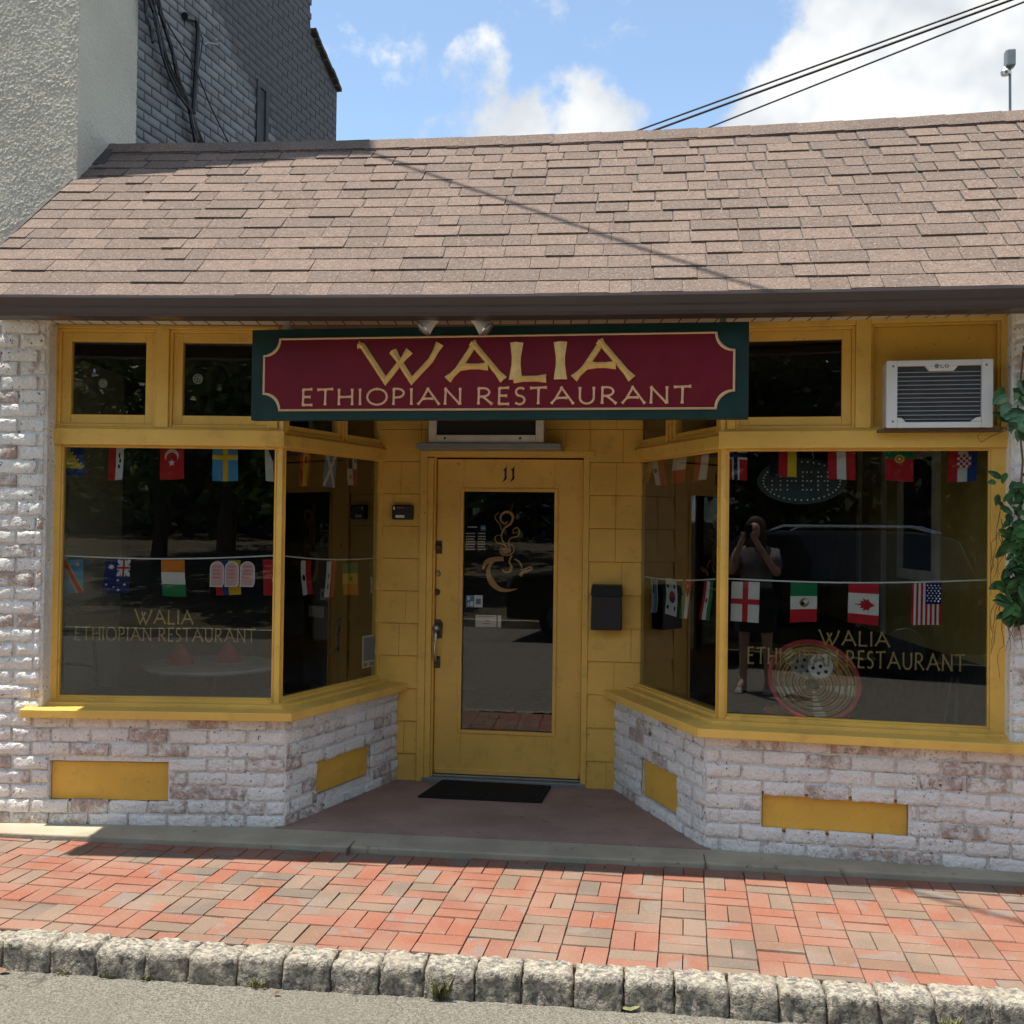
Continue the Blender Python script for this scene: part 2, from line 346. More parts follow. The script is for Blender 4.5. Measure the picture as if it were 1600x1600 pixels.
    def build(s, name, mats, parent=None, smooth=False, bevel=0, kind=None, label=None):
        if not isinstance(mats, (list, tuple)): mats = [mats]
        lo = Vector((min(p.x for p in s.v), min(p.y for p in s.v), min(p.z for p in s.v))); hi = Vector((max(p.x for p in s.v), max(p.y for p in s.v), max(p.z for p in s.v)))
        c = (lo+hi)/2; c.z = lo.z
        me = bpy.data.meshes.new(name); me.from_pydata([p-c for p in s.v], [], s.f); me.update()
        for q in mats: me.materials.append(M[q] if isinstance(q, str) else q)
        me.polygons.foreach_set('material_index', s.m)
        if smooth: me.polygons.foreach_set('use_smooth', [True]*len(s.f))
        o = bpy.data.objects.new(name, me); put(o, parent, Matrix.Translation(c))
        if bevel:
            bm_ = o.modifiers.new('bevel', 'BEVEL'); bm_.width = bevel; bm_.segments = 2; bm_.limit_method = 'ANGLE'; bm_.angle_limit = R(40)
        if kind: o['kind'] = kind
        if label: o['label'] = label
        return o
def inst(name, me, parent, world):
    o = bpy.data.objects.new(name, me); return put(o, parent, world)
def unit_mesh(name, mb, mat):
    me = bpy.data.meshes.new(name); me.from_pydata(mb.v, [], mb.f); me.materials.append(M[mat]); me.update(); return me
def basis(x, y, z, o):
    m = Matrix.Identity(4)
    for i in range(3): m[i][0] = x[i]; m[i][1] = y[i]; m[i][2] = z[i]; m[i][3] = o[i]
    return m
def lumpy(seed, nx, nz, amp, edge, name, mat):
    """unit piece: x length, y depth (front at -y), z height; uneven front, softened edges"""
    b = MB(); g = {}
    for i in range(nx+1):
        for j in range(nz+1):
            x = i/nx-.5; z = j/nz-.5; ed = (i in (0, nx)) or (j in (0, nz))
            y = -.5+(noise.noise(Vector((x*3+seed*5.1, z*2.4, seed*2.7)))*.6+noise.noise(Vector((x*9+seed*5.1, z*4.4, seed*1.7)))*.6)*amp+(edge if ed else 0)
            if ed: x += noise.noise(Vector((seed, z*4, x)))*.02; z += noise.noise(Vector((x*5, seed+3, z)))*.07
            g[i, j] = len(b.v); b.v.append(Vector((x, y, z)))
    for i in range(nx):
        for j in range(nz):
            b.f.append((g[i, j], g[i+1, j], g[i+1, j+1], g[i, j+1]))
    loop = [(i, 0) for i in range(nx)]+[(nx, j) for j in range(nz)]+[(i, nz) for i in range(nx, 0, -1)]+[(0, j) for j in range(nz, 0, -1)]
    bk = []
    for q in loop:
        p = b.v[g[q]]; bk.append(len(b.v)); b.v.append(Vector((p.x, .5, p.z)))
    L = len(loop)
    for i in range(L):
        j = (i+1) % L; b.f.append((g[loop[j]], g[loop[i]], bk[i], bk[j]))
    b.f.append(tuple(reversed(bk)))
    me = unit_mesh(name, b, mat); me.polygons.foreach_set('use_smooth', [True]*len(me.polygons)); return me

# ------------------------------------------------------------------ wall frames of the bent shop front
WL = W((-1.158, 5.406), .8)
WR = W((.969, 5.141), 11.8)
WD = W((-.05, 6.36), 7.5)
def frame_between(p, q):
    dx, dy = q[0]-p[0], q[1]-p[1]; return W(p, math.degrees(math.atan2(-dy, dx)))
IL = WD.pt(WD.uz(621, 1216, 0)[0], 0, 0); IR = WD.pt(WD.uz(957, 1240, 0)[0], 0, 0)
CL = WL.pt(0, 0, 0); CR = WR.pt(0, 0, 0)
RL = frame_between((CL.x, CL.y), (IL.x, IL.y)); LRL = (IL-CL).length
RR = frame_between((IR.x, IR.y), (CR.x, CR.y)); LRR = (CR-IR).length
Z0, ZS, ZT = .03, .585, 2.655                # porch floor, underside of sill, soffit
GV = -.13                                    # window plane set back
def gy(x): return -0.01487*x*x-0.1007*x+4.745
def gdy(x): return -0.02974*x-0.1007

# ================================================================== setting
def sheet(name, pts, z, mat, kind='structure'):
    b = MB(); b.face([(p[0], p[1], z) for p in pts]); return tag(b.build(name, mat), kind=kind)
ZR = -.093
kb = lambda x: 3.848-.1145*x                 # line of the back of the kerb
road = sheet('road', [(-400, -400), (400, -400), (400, 400), (-400, 400)], ZR-.004, 'asphalt')
b = MB(); b.plan([(-9, kb(-9)-.02), (9, kb(9)-.02), (9, 12), (-9, 12)], -.16, -.03)
pavement = tag(b.build('pavement', 'joint'), kind='structure')
sv = [(-9, 5.66), (-2.563, 5.257), (-.79, 5.105), (.93, 4.925), (2.347, 4.735), (6, 4.2)]
b = MB(); b.plan([(p[0], p[1]) for p in sv]+[(6, 5.4), (2.0, 5.16), (.97, 5.26), (-1.16, 5.5), (-9, 5.8)], -.12, .027)
strip = tag(b.build('concrete_strip', 'concrete', bevel=.008), kind='structure')
b = MB(); b.plan([(CL.x-.05, CL.y-.02), (CR.x+.03, CR.y-.02), (IR.x+.1, IR.y+.2), (IL.x-.1, IL.y+.3)], -.1, .034)
porch = tag(b.build('porch_floor', 'porch'), kind='structure')
for px in (548, 1101):                       # joints in the strip
    a = atz(px, 1320 if px < 800 else 1341, .03)
    b = MB(); b.box(W((a.x, a.y), 7), -.003, .003, -.07, .07, .0, .0285); b.build('joint', 'joint', strip)
# ---- pavers, basket weave
pav_me = []
for sd in range(5):
    b = MB(); bv = .035
    for (zz, ins) in ((-.5, 0), (.36, 0), (.5, 1)):
        for (x, y) in ((-.5, -.5), (.5, -.5), (.5, .5), (-.5, .5)):
            ix = .012*ins; iy = .024*ins
            b.v.append(Vector((x-math.copysign(ix, x), y-math.copysign(iy, y), zz+(random.uniform(-.05, .05) if ins else 0))))
    for L in (0, 4):
        for i in range(4): b.f.append((L+i, L+(i+1) % 4, L+4+(i+1) % 4, L+4+i))
    b.f.append((8, 9, 10, 11)); pav_me.append(unit_mesh('brick_paver', b, 'paver'))
PA = R(9.6); pd = Vector((math.cos(PA), -math.sin(PA), 0)); pn = Vector((math.sin(PA), math.cos(PA), 0)); PO = Vector((0, 3.86, 0))
cands = []
def strip_y(x):
    for (a, c) in zip(sv, sv[1:]):
        if a[0] <= x <= c[0]: return a[1]+(c[1]-a[1])*(x-a[0])/(c[0]-a[0])
    return 4.9
U = .184
for i in range(-30, 26):
    for j in range(-3, 13):
        for h in (0, 1):
            horiz = (i+j) % 2 == 0
            cx, cy = (i+.5)*U, (j+.25+.5*h)*U
            lx, ly = U, U/2
            if not horiz: cx, cy = (i+.25+.5*h)*U, (j+.5)*U; lx, ly = U/2, U
            P = PO+pd*cx+pn*cy
            # clip along local depth against kerb and strip
            lo, hi = cy-ly/2, cy+ly/2
            kl = (kb(P.x)-(PO+pd*cx).y)/pn.y+.004; sh = (strip_y(P.x)-(PO+pd*cx).y)/pn.y-.004
            lo2, hi2 = max(lo, kl), min(hi, sh)
            if hi2-lo2 < .03: continue
            cy2 = (lo2+hi2)/2; P = PO+pd*cx+pn*cy2
            cands.append((P, lx, hi2-lo2, horiz))
def in_view(P, m=40):
    d = P-CP; f = d.dot(_F)
    if f < .3: return False
    x = 800+F_PX*d.dot(_Rt)/f; y = 800-F_PX*d.dot(_Up)/f
    return -m < x < 1600+m and -m < y < 1600+m
vis = sorted([c for c in cands if in_view(c[0])], key=lambda c: c[0].y); keep = vis[:300]; kid = set(id(c) for c in keep)
rest = MB()
for c in cands:
    P, lx, ly, hz = c
    Lx, Ly = lx-.0026, ly-.0026
    z = random.uniform(-.0015, .0015)
    rz = random.uniform(-.012, .012)
    X = (pd*math.cos(rz)+pn*math.sin(rz)); Y = (pn*math.cos(rz)-pd*math.sin(rz)); Z = (Vector((0, 0, 1))+pd*random.uniform(-.006, .006)+pn*random.uniform(-.007, .007)).normalized()
    wm = basis(X*Lx, Y*Ly, Z*.05, Vector((P.x, P.y, -.025+z)))
    me = random.choice(pav_me)
    if id(c) in kid: inst('brick', me, pavement, wm)
    else:
        n0 = len(rest.v); rest.v += [wm @ q.co for q in me.vertices]
        for f in me.polygons: rest.f.append(tuple(n0+q for q in f.vertices)); rest.m.append(0)
if rest.v: tag(rest.build('brick_rest', 'paver', pavement), kind='stuff')
# ---- kerb of granite blocks
b = MB(); b.plan([(-9, kb(-9)-.115), (9, kb(9)-.115), (9, kb(9)-.0), (-9, kb(-9)-.0)], -.2, -.045)
kerb = tag(b.build('kerb', 'sand'), kind='structure')
gran = []
for sd in range(7):
    bm = MB(); nx, ny, nz = 9, 5, 6
    idx = {}
    def gp(i, j, l):
        key = (i, j, l)
        if key not in idx:
            x, y, z = i/nx-.5, j/ny-.5, l/nz-.5
            q = Vector((x, y, z)); 
            # round the box
            qq = Vector((x*2, y*2, z*2)); mx_ = max(abs(qq.x), abs(qq.y), abs(qq.z)); L = (abs(qq.x)**14+abs(qq.y)**14+abs(qq.z)**14)**(1/14)
            q = q*(mx_/L)**.8
            nn = noise.noise_vector(Vector((x*3.1+sd*7, y*2.3, z*3.1)))*.07+noise.noise_vector(Vector((x*9+sd*3, y*7, z*9)))*.07
            idx[key] = len(bm.v); bm.v.append(q+Vector((nn.x*.5, nn.y, nn.z*.6)))
        return idx[key]
    for i in range(nx):
        for l in range(nz):
            bm.f.append((gp(i, 0, l), gp(i+1, 0, l), gp(i+1, 0, l+1), gp(i, 0, l+1)))
        for j in range(ny):
            bm.f.append((gp(i, j, nz), gp(i+1, j, nz), gp(i+1, j+1, nz), gp(i, j+1, nz)))
    for j in range(ny):
        for l in range(nz):
            bm.f.append((gp(0, j+1, l), gp(0, j, l), gp(0, j, l+1), gp(0, j+1, l+1))); bm.f.append((gp(nx, j, l), gp(nx, j+1, l), gp(nx, j+1, l+1), gp(nx, j, l+1)))
    me = unit_mesh('granite_block', bm, 'granite'); me.polygons.foreach_set('use_smooth', [True]*len(me.polygons)); gran.append(me)
x = -2.75; ka = math.atan(.1145)
kd = Vector((math.cos(ka), -math.sin(ka), 0)); kn = Vector((math.sin(ka), math.cos(ka), 0))
while x < 2.6:
    L = random.uniform(.148, .182)
    c = Vector((x+L/2*math.cos(ka), 0, 0)); c.y = kb(c.x)-.062+random.uniform(-.006, .006); c.z = -.075+random.uniform(-.006, .004)
    rz = random.uniform(-.03, .03)
    wm = basis((kd+kn*rz)*(L+.004), (kn-kd*rz)*.135, Vector((random.uniform(-.02, .02), random.uniform(-.02, .02), 1))*.17, c)
    inst('stone', random.choice(gran), kerb, wm); x += L+.008
# grass and kerb across the street (seen in the shop windows)
b = MB(); b.plan([(-30, -4.35), (30, -4.35), (30, -4.2), (-30, -4.2)], -.2, .03)
tag(b.build('opposite_kerb', 'concrete'), kind='structure')
b = MB(); b.hexa([(-60, -4.36, -.3), (-60, -30, -.3), (60, -30, -.3), (60, -4.36, -.3), (-60, -4.36, .03), (-60, -30, 2.2), (60, -30, 1.0), (60, -4.36, .03)])
for i in range(6): b.f[i] = tuple(reversed(b.f[i]))
tag(b.build('lawn_bank', 'grass'), kind='structure')

# ================================================================== the restaurant
shop = empty('restaurant_building', (0, 5.6, 0), 'yellow trimmed restaurant with whitewashed brick base and brown shingle roof', 'building')
brick_me = [lumpy(s, 8, 4, .24, .11, 'wash_brick', 'wash_brick') for s in range(11)]
def brick_wall(name, fr, rects, holes, z_start=Z0-.02, depth=.11, off=0):
    """rects: (u0,u1,z0,z1) areas; holes likewise; mortar is the part, bricks its pieces"""
    us = sorted(set([r_[0] for r_ in rects+holes]+[r_[1] for r_ in rects+holes])); zs = sorted(set([r_[2] for r_ in rects+holes]+[r_[3] for r_ in rects+holes]))
    inn = lambda u, z, L: any(a[0] < u < a[1] and a[2] < z < a[3] for a in L)
    b = MB()
    for i in range(len(us)-1):
        for j in range(len(zs)-1):
            u, z = (us[i]+us[i+1])/2, (zs[j]+zs[j+1])/2
            if inn(u, z, rects) and not inn(u, z, holes): 
                # finely divided, uneven mortar face
                nu = max(1, int((us[i+1]-us[i])/.05)); nz = max(1, int((zs[j+1]-zs[j])/.05))
                b.box(fr, us[i], us[i+1], -depth, -.02, zs[j], zs[j+1])
                for a in range(nu):
                    for c in range(nz):
                        P = []
                        for (p, q) in ((a, c), (a+1, c), (a+1, c+1), (a, c+1)):
                            uu = us[i]+(us[i+1]-us[i])*p/nu; zz = zs[j]+(zs[j+1]-zs[j])*q/nz
                            P.append(fr.pt(uu, -.0105+noise.noise(Vector((uu*14+off, zz*14, 3)))*.008, zz))
                        b.face(P)
    part = b.build(name, 'wash_mortar', shop)
    CH, BL, J = .0735, .205, .012
    n = 0; z = z_start
    zmax = max(r_[3] for r_ in rects); row = 0
    while z < zmax-.02:
        zc0, zc1 = z, min(z+CH, zmax)
        zm = (zc0+zc1)/2
        # free spans on this course
        cuts = sorted(set(us))
        spans = []
        for i in range(len(cuts)-1):
            u = (cuts[i]+cuts[i+1])/2
            if inn(u, zm, rects) and not inn(u, zm, holes):
                if spans and abs(spans[-1][1]-cuts[i]) < 1e-6: spans[-1][1] = cuts[i+1]
                else: spans.append([cuts[i], cuts[i+1]])
        for a, c in spans:
            ph = (BL/2 if row % 2 else 0)+off*.37
            st = math.floor((a-ph)/BL)*BL+ph
            while st < c:
                s0, s1 = max(a, st), min(c, st+BL)
                st += BL
                if s1-s0 < .035: continue
                L = s1-s0-J*random.uniform(.9, 1.7); H = (zc1-zc0)-J*random.uniform(.6, 1.1)
                vv = random.uniform(-.004, .003); sg = random.choice((-1, 1))
                wm = fr.mat((s0+s1)/2, -.014+vv, zm+random.uniform(-.0035, .0035)) @ Matrix.Rotation(random.uniform(-.022, .022), 4, 'Y') @ Matrix.Diagonal((L, .034, H, 1))
                inst('brick', random.choice(brick_me), part, wm); n += 1
        z += CH; row += 1
    return part
uj0 = WL.uz(66, 900, 0)[0]                   # brick jamb of the left window
ls = WL.rect(76, 1190, 262, 1254, 0)
brick_wall('brick_wall', WL, [(-1.62, 0, Z0-.02, ZS), (-2.2, uj0, ZS, ZT), (-2.2, -1.62, Z0-.02, ZS)], [ls])
lr = RL.rect(497, 1171, 580, 1228, 0)
brick_wall('brick_wall', RL, [(0, LRL, Z0-.02, ZS)], [lr], off=.4)
rr_ = RR.rect(999, 1197, 1056, 1260, 0)
brick_wall('brick_wall', RR, [(0, LRR, Z0-.02, ZS)], [rr_], off=.9)
ujr = WR.uz(1581, 850, -.02)[0]
rs = WR.rect(1190, 1244, 1420, 1308, 0)
brick_wall('brick_wall', WR, [(0, ujr, Z0-.02, ZS), (ujr, 2.3, Z0-.02, ZT)], [rs], off=.2)
# rounded whitewash at the corners and the painted vent boards
for (fa, fb, ea, eb) in ((WL, RL, 0, 0), (RR, WR, LRR, 0)):
    c0 = cross2(fa, -.004, fb, -.004); a = fa.pt(ea-.03, -.012, 0); c = fb.pt(eb+.03, -.012, 0); bk = cross2(fa, -.06, fb, -.06)
    b = MB(); b.plan([a, c0, c, bk], Z0-.02, ZS); b.build('corner_mortar', 'wash_mortar', shop, bevel=.006)
for fr, q in ((WL, ls), (RL, lr), (RR, rr_), (WR, rs)):
    b = MB(); b.box(fr, q[0]+.003, q[1]-.003, -.06, -.028, q[2]+.006, q[3]-.006); b.build('vent_board', 'yellow_panel', shop, bevel=.004)
# jamb side faces of the brick piers are closed by the wall depth; a ragged mortar fillet beside the frames
b = MB(); b.box(WL, uj0-.012, uj0+.006, -.14, -.012, ZS, ZT); b.build('jamb_mortar', 'wash_mortar', shop, bevel=.005)
b = MB(); b.box(WR, ujr-.006, ujr+.012, -.14, -.012, ZS+.02, ZT); b.build('jamb_mortar', 'wash_mortar', shop, bevel=.005)

# ---- sills (mitred at the corner)
def sill(fa, fb, ua, ub):
    """fa then fb from left to right; ua,ub are the free ends"""
    for (v0, v1, z0, z1, nm) in ((-.20, .062, ZS, .628, 'sill'), (-.20, -.055, .6285, .648, 'sub_sill')):
        co = cross2(fa, v1, fb, v1); ci = cross2(fa, v0, fb, v0)
        for fr, e in ((fa, ua), (fb, ub)):
            o_ = fr.pt(e, v1, 0); i_ = fr.pt(e, v0, 0)
            loop = [o_, co, ci, i_] if fr is fa else [co, o_, i_, ci]
            drop = .012 if nm == 'sill' else .004
            lo = [(p.x, p.y, z0) for p in loop]; hi = [(p.x, p.y, z1+(0 if (p is o_ or p is co) else drop)) for p in loop]
            if nm == 'sub_sill': lo = [(p.x, p.y, z0+(0 if (p is o_ or p is co) else .01)) for p in loop]
            b = MB(); b.prism(lo, hi); b.build(nm, 'yellow', shop, bevel=.004)
sill(WL, RL, WL.uz(30, 1122, .06)[0], LRL+.03)
sill(RR, WR, -.03, 2.0)

# ---- shop windows: front and return on either side
def window(fr, u0, u1, z0, z1, bars, name='shop_window', v=GV, depth=.05, glass=True):
    """bars = (left,right,bottom,top) thickness"""
    l, r_, bt, tp = bars; b = MB()
    if l: b.box(fr, u0, u0+l, v-.04, v+depth*.5, z0, z1)
    if r_: b.box(fr, u1-r_, u1, v-.04, v+depth*.5, z0, z1)
    if bt: b.box(fr, u0+l, u1-r_, v-.04, v+depth*.45, z0, z0+bt)
    if tp: b.box(fr, u0+l, u1-r_, v-.04, v+depth*.45, z1-tp, z1)
    # glazing bead
    q = .008
    b.ring(fr, u0+l+.0005, u1-r_-.0005, z0+bt+.0005, z1-tp-.0005, q, v-.02, v+.012)
    f = b.build(name, 'yellow', shop, bevel=.003)
    a, c, d, e_ = u0+l+.004, u1-r_-.004, z0+bt+.004, z1-tp-.004; s0, s1 = (-.021, -.002) if fr is WR else (-.003, -.003); p = fr.pt
    g = MB(); g.hexa([p(a, v+s0, d), p(c, v+s1, d), p(c, v+s1-.006, d), p(a, v+s0-.006, d), p(a, v+s0, e_), p(c, v+s1, e_), p(c, v+s1-.006, e_), p(a, v+s0-.006, e_)]); g.build('pane', 'glass', f)
    return f
kL = cross2(WL, GV, RL, GV); kR = cross2(RR, GV, WR, GV)
uLc = (kL-WL.o).dot(WL.d); uRLc = (kL-RL.o).dot(RL.d); uRRc = (kR-RR.o).dot(RR.d); uRc = (kR-WR.o).dot(WR.d)
ZW0, ZW1, ZR1 = .648, 2.012, 2.098           # glass zone, top rail
uL0 = WL.uz(66, 900, GV)[0]; uR1 = WR.uz(1583, 850, GV)[0]
winL = window(WL, uL0, uLc-.016, ZW0, ZW1, (.098, .003, .018, .004))
winRL = window(RL, uRLc+.016, LRL-.0, ZW0, ZW1, (.003, .05, .018, .004))
winRR = window(RR, 0, uRRc-.016, ZW0, ZW1, (.05, .003, .018, .004))
winR = window(WR, uRc+.016, uR1, ZW0, ZW1, (.003, .105, .018, .004))
for P in (kL, kR):                           # thin corner posts
    b = MB(); b.plan([(P.x+dx, P.y+dy) for dx, dy in ((-.017, -.02), (.017, -.02), (.017, .02), (-.017, .02))], ZW0, ZW1); b.build('corner_post', 'yellow', shop, bevel=.004)
# transom rail and boards over it
def rail(fr, u0, u1, z0, z1, v0=GV-.05, v1=GV+.045):
    b = MB(); b.box(fr, u0, u1, v0, v1, z0, z1); b.box(fr, u0, u1, v0, v1-.02, z1, z1+.012); b.build('transom_rail', 'yellow', shop, bevel=.004)
e1 = cross2(WL, GV+.045, RL, GV+.045); e2 = cross2(RR, GV+.045, WR, GV+.045)
rail(WL, uL0, (e1-WL.o).dot(WL.d), ZW1, ZR1); rail(RL, (e1-RL.o).dot(RL.d)-.0, LRL, ZW1-.002, ZR1-.02, GV-.05, GV+.043)
rail(WR, (e2-WR.o).dot(WR.d), uR1, ZW1, ZR1); rail(RR, 0, (e2-RR.o).dot(RR.d), ZW1-.002, ZR1-.02, GV-.05, GV+.043)
# transoms: outer casing, sash and pane
ZA = ZR1+.012
def casing(fr, u0, u1, z0=ZA, z1=ZT, nm='casing_board'):
    b = MB(); b.box(fr, u0, u1, GV-.05, GV+.03, z0, z1); b.build(nm, 'yellow', shop, bevel=.003)
def sash(fr, u0, u1, z0, z1, t=.055, v=GV-.012):
    b = MB(); b.ring(fr, u0, u1, z0, z1, .016, v-.03, v+.026)
    b.ring(fr, u0+.0165, u1-.0165, z0+.0165, z1-.0165, t-.016, v-.03, v+.012)
    f = b.build('transom_window', 'yellow', shop, bevel=.003)
    g = MB(); g.box(fr, u0+t, u1-t, v-.012, v-.006, z0+t, z1-t); g.build('pane', 'glass', f); return f
ub = [WL.uz(x, 590, GV)[0] for x in (92, 247, 266, 436)]
casing(WL, uL0, ub[0]); casing(WL, ub[1], ub[2]); casing(WL, ub[0], ub[1], 2.635, ZT); casing(WL, ub[2], uLc-.06, 2.635, ZT)
sash(WL, ub[0], ub[1], ZA, 2.635, .066); sash(WL, ub[2], uLc-.062, ZA, 2.635, .066)
casing(WL, uLc-.062, uLc-.012)
rt = LRL-.012
sash(RL, uRLc+.03, uRLc+.03+(rt-uRLc)*.53, ZA-.02, 2.635, .045); sash(RL, uRLc+.045+(rt-uRLc)*.53, rt, ZA-.02, 2.635, .045)
casing(RL, uRLc-.02, uRLc+.03, ZA-.02); casing(RL, uRLc+.03+(rt-uRLc)*.53, uRLc+.045+(rt-uRLc)*.53, ZA-.02); casing(RL, uRLc+.03, rt, 2.635, ZT)
sash(RR, .012, .012+uRRc*.42, ZA-.02, 2.635, .045); sash(RR, .03+uRRc*.42, uRRc-.03, ZA-.02, 2.635, .045)
casing(RR, uRRc-.03, uRRc+.02, ZA-.02); casing(RR, .012+uRRc*.42, .03+uRRc*.42, ZA-.02); casing(RR, .012, uRRc-.03, 2.635, ZT)
ur = [WR.uz(x, 590, GV)[0] for x in (1122, 1336, 1360, 1562)]
casing(WR, uRc+.012, uRc+.055); sash(WR, uRc+.056, ur[1], ZA, 2.62, .062); casing(WR, uRc+.055, ur[1], 2.62, ZT)
casing(WR, ur[1], ur[2]); casing(WR, ur[3], uR1); casing(WR, ur[2], ur[3], 2.625, ZT)
b = MB(); b.ring(WR, ur[2], ur[3], ZA, 2.625, .012, GV-.04, GV+.012); b.box(WR, ur[2]+.012, ur[3]-.012, GV-.05, GV-.02, ZA+.012, 2.613); b.build('wall_panel', 'yellow_panel', shop, bevel=.002)

# ---- door wall: cedar shakes, casing, door
uA0, uA1 = (IL-WD.o).dot(WD.d)-.16, (IR-WD.o).dot(WD.d)+.16
cs = [WD.uz(655, 960, 0)[0], WD.uz(678, 960, 0)[0], WD.uz(909, 960, 0)[0], WD.uz(919, 960, 0)[0]]
zd0, zd1 = .075, WD.uz(795, 718, -.05)[1]; zc1 = WD.uz(795, 704, .02)[1]
b = MB(); b.box(WD, uA0, cs[0]+.02, -.12, -.004, 0, ZT); b.box(WD, cs[3]-.02, uA1, -.12, -.004, 0, ZT); b.box(WD, cs[0]+.02, cs[3]-.02, -.12, -.004, zc1-.02, ZT)
siding = b.build('siding', 'twig', shop)  # backing coloured dark brown so the gaps between shakes read as shadow lines
sh = MB(); sh.hexa([(0, -1, 0), (1, -1, 0), (1, 0, 0), (0, 0, 0), (0, -.35, 1), (1, -.35, 1), (1, 0, 1), (0, 0, 1)]); shake_me = unit_mesh('shake', sh, 'yellow')
z = .0; row = 0
while z < ZT-.05:
    z1 = min(z+.2, ZT)
    for (a, c) in ((uA0, cs[0]), (cs[3], uA1), (cs[0], cs[3])):
        zlo = z
        if a == cs[0]:
            if z1 < zc1+.01: continue
            zlo = max(z, zc1-.01)
        u = a
        while u < c-.005:
            wd = random.choice((.12, .16, .2, .26, .3)); 
            u2 = min(c, u+wd)
            if c-u2 < .05: u2 = c
            inst('shake', shake_me, siding, WD.mat(u+.001, 0, zlo) @ Matrix.Diagonal((u2-u-.002, random.uniform(.019, .023), z1-zlo-.003, 1)))
            u = u2
    z = z1; row += 1
b = MB()
b.box(WD, cs[0], cs[0]+.045, -.0, .028, Z0, zc1); b.box(WD, cs[0]+.045, cs[1]-.012, -.03, .016, Z0, zc1-.045); b.box(WD, cs[1]-.012, cs[1], -.06, -.006, Z0, zd1+.01)
b.box(WD, cs[2]+.003, cs[3], -.06, .02, Z0, zc1-.035); b.box(WD, cs[0]+.045, cs[3]+.03, 0, .026, zc1-.035, zc1); b.box(WD, cs[0]+.045, cs[2]+.003, -.06, .008, zd1+.01, zc1-.035)
b.build('door_frame', 'yellow', shop, bevel=.003)
b = MB(); b.box(WD, cs[1]-.06, cs[2]+.03, -.12, .03, Z0, .058); b.box(WD, cs[1], cs[2], -.12, -.01, .058, .07); b.build('threshold', 'grey_metal', shop, bevel=.004)
dv = -.035
g0, g1, gz0, gz1 = WD.rect(722, 768, 865, 1143, dv)
du0, du1 = cs[1]+.003, cs[2]-.001
b = MB(); b.box(WD, du0, g0, dv-.04, dv, zd0, zd1); b.box(WD, g1, du1, dv-.04, dv, zd0, zd1); b.box(WD, g0, g1, dv-.04, dv, zd0, gz0); b.box(WD, g0, g1, dv-.04, dv, gz1, zd1)
b.ring(WD, g0-.02, g1+.02, gz0-.02, gz1+.02, .022, dv+.0002, dv+.008)
b.box(WD, du0+.01, du1-.01, dv+.0002, dv+.012, zd0, zd0+.03)
door = b.build('door', 'yellow_door', shop, bevel=.003)
g = MB(); g.box(WD, g0+.002, g1-.002, dv-.026, dv-.02, gz0+.002, gz1-.002); g.build('pane', 'glass', door)
def dpx(x, y): return WD.uz(x, y, dv)
# locks, handle
def rose(px, py, r_, nm, mat, knob=None):
    u, z = dpx(px, py); b = MB(); c = WD.pt(u, dv, z); b.lathe(c, [(r_, 0), (r_, .008), (r_*.75, .014)], 16, 0, WD.n)
    if knob: b.lathe(c, [(r_*.5, .013), (r_*.5, .02), (r_*.3, .022)], 12, 0, WD.n)
    b.build(nm, mat, door, smooth=False)
u, z = dpx(684, 855); b = MB(); b.box(WD, u-.024, u+.028, dv, dv+.006, z-.04, z+.04); b.lathe(WD.pt(u+.002, dv+.006, z), [(.021, 0), (.021, .016), (.014, .02)], 16, 0, WD.n); b.build('deadbolt', 'bronze', door, bevel=.002)
rose(684, 896, .019, 'lock_cylinder', 'brass', True); rose(683, 925, .020, 'lock_cylinder', 'bronze', True)
u, z = dpx(683, 983); u2, z2 = dpx(682, 1034)
b = MB(); b.shape(WD, [(u-.032, z-.055), (u+.032, z-.055), (u+.038, z+.035), (u+.02, z+.062), (u-.02, z+.062), (u-.038, z+.035)], dv, dv+.009)
b.build('handle_plate', 'bronze', door, bevel=.003); b = MB(); b.box(WD, u2-.024, u2+.024, dv, dv+.009, z2-.036, z2+.036); b.build('handle_plate', 'bronze', door, bevel=.003)
b = MB(); b.lathe(WD.pt(u-.0, dv+.008, z+.01), [(.02, 0), (.018, .02), (.022, .035)], 14, 0, WD.n)
b.tube([WD.pt(u, dv+.03, z+.0), WD.pt(u, dv+.05, z-.03), WD.pt(u-.003, dv+.056, z-.08), WD.pt(u-.001, dv+.054, z-.13), WD.pt(u2, dv+.045, z2+.03), WD.pt(u2, dv+.008, z2)], [.011, .011, .009, .009, .010, .011], 8)
b.build('handle', 'steel', door, smooth=True)

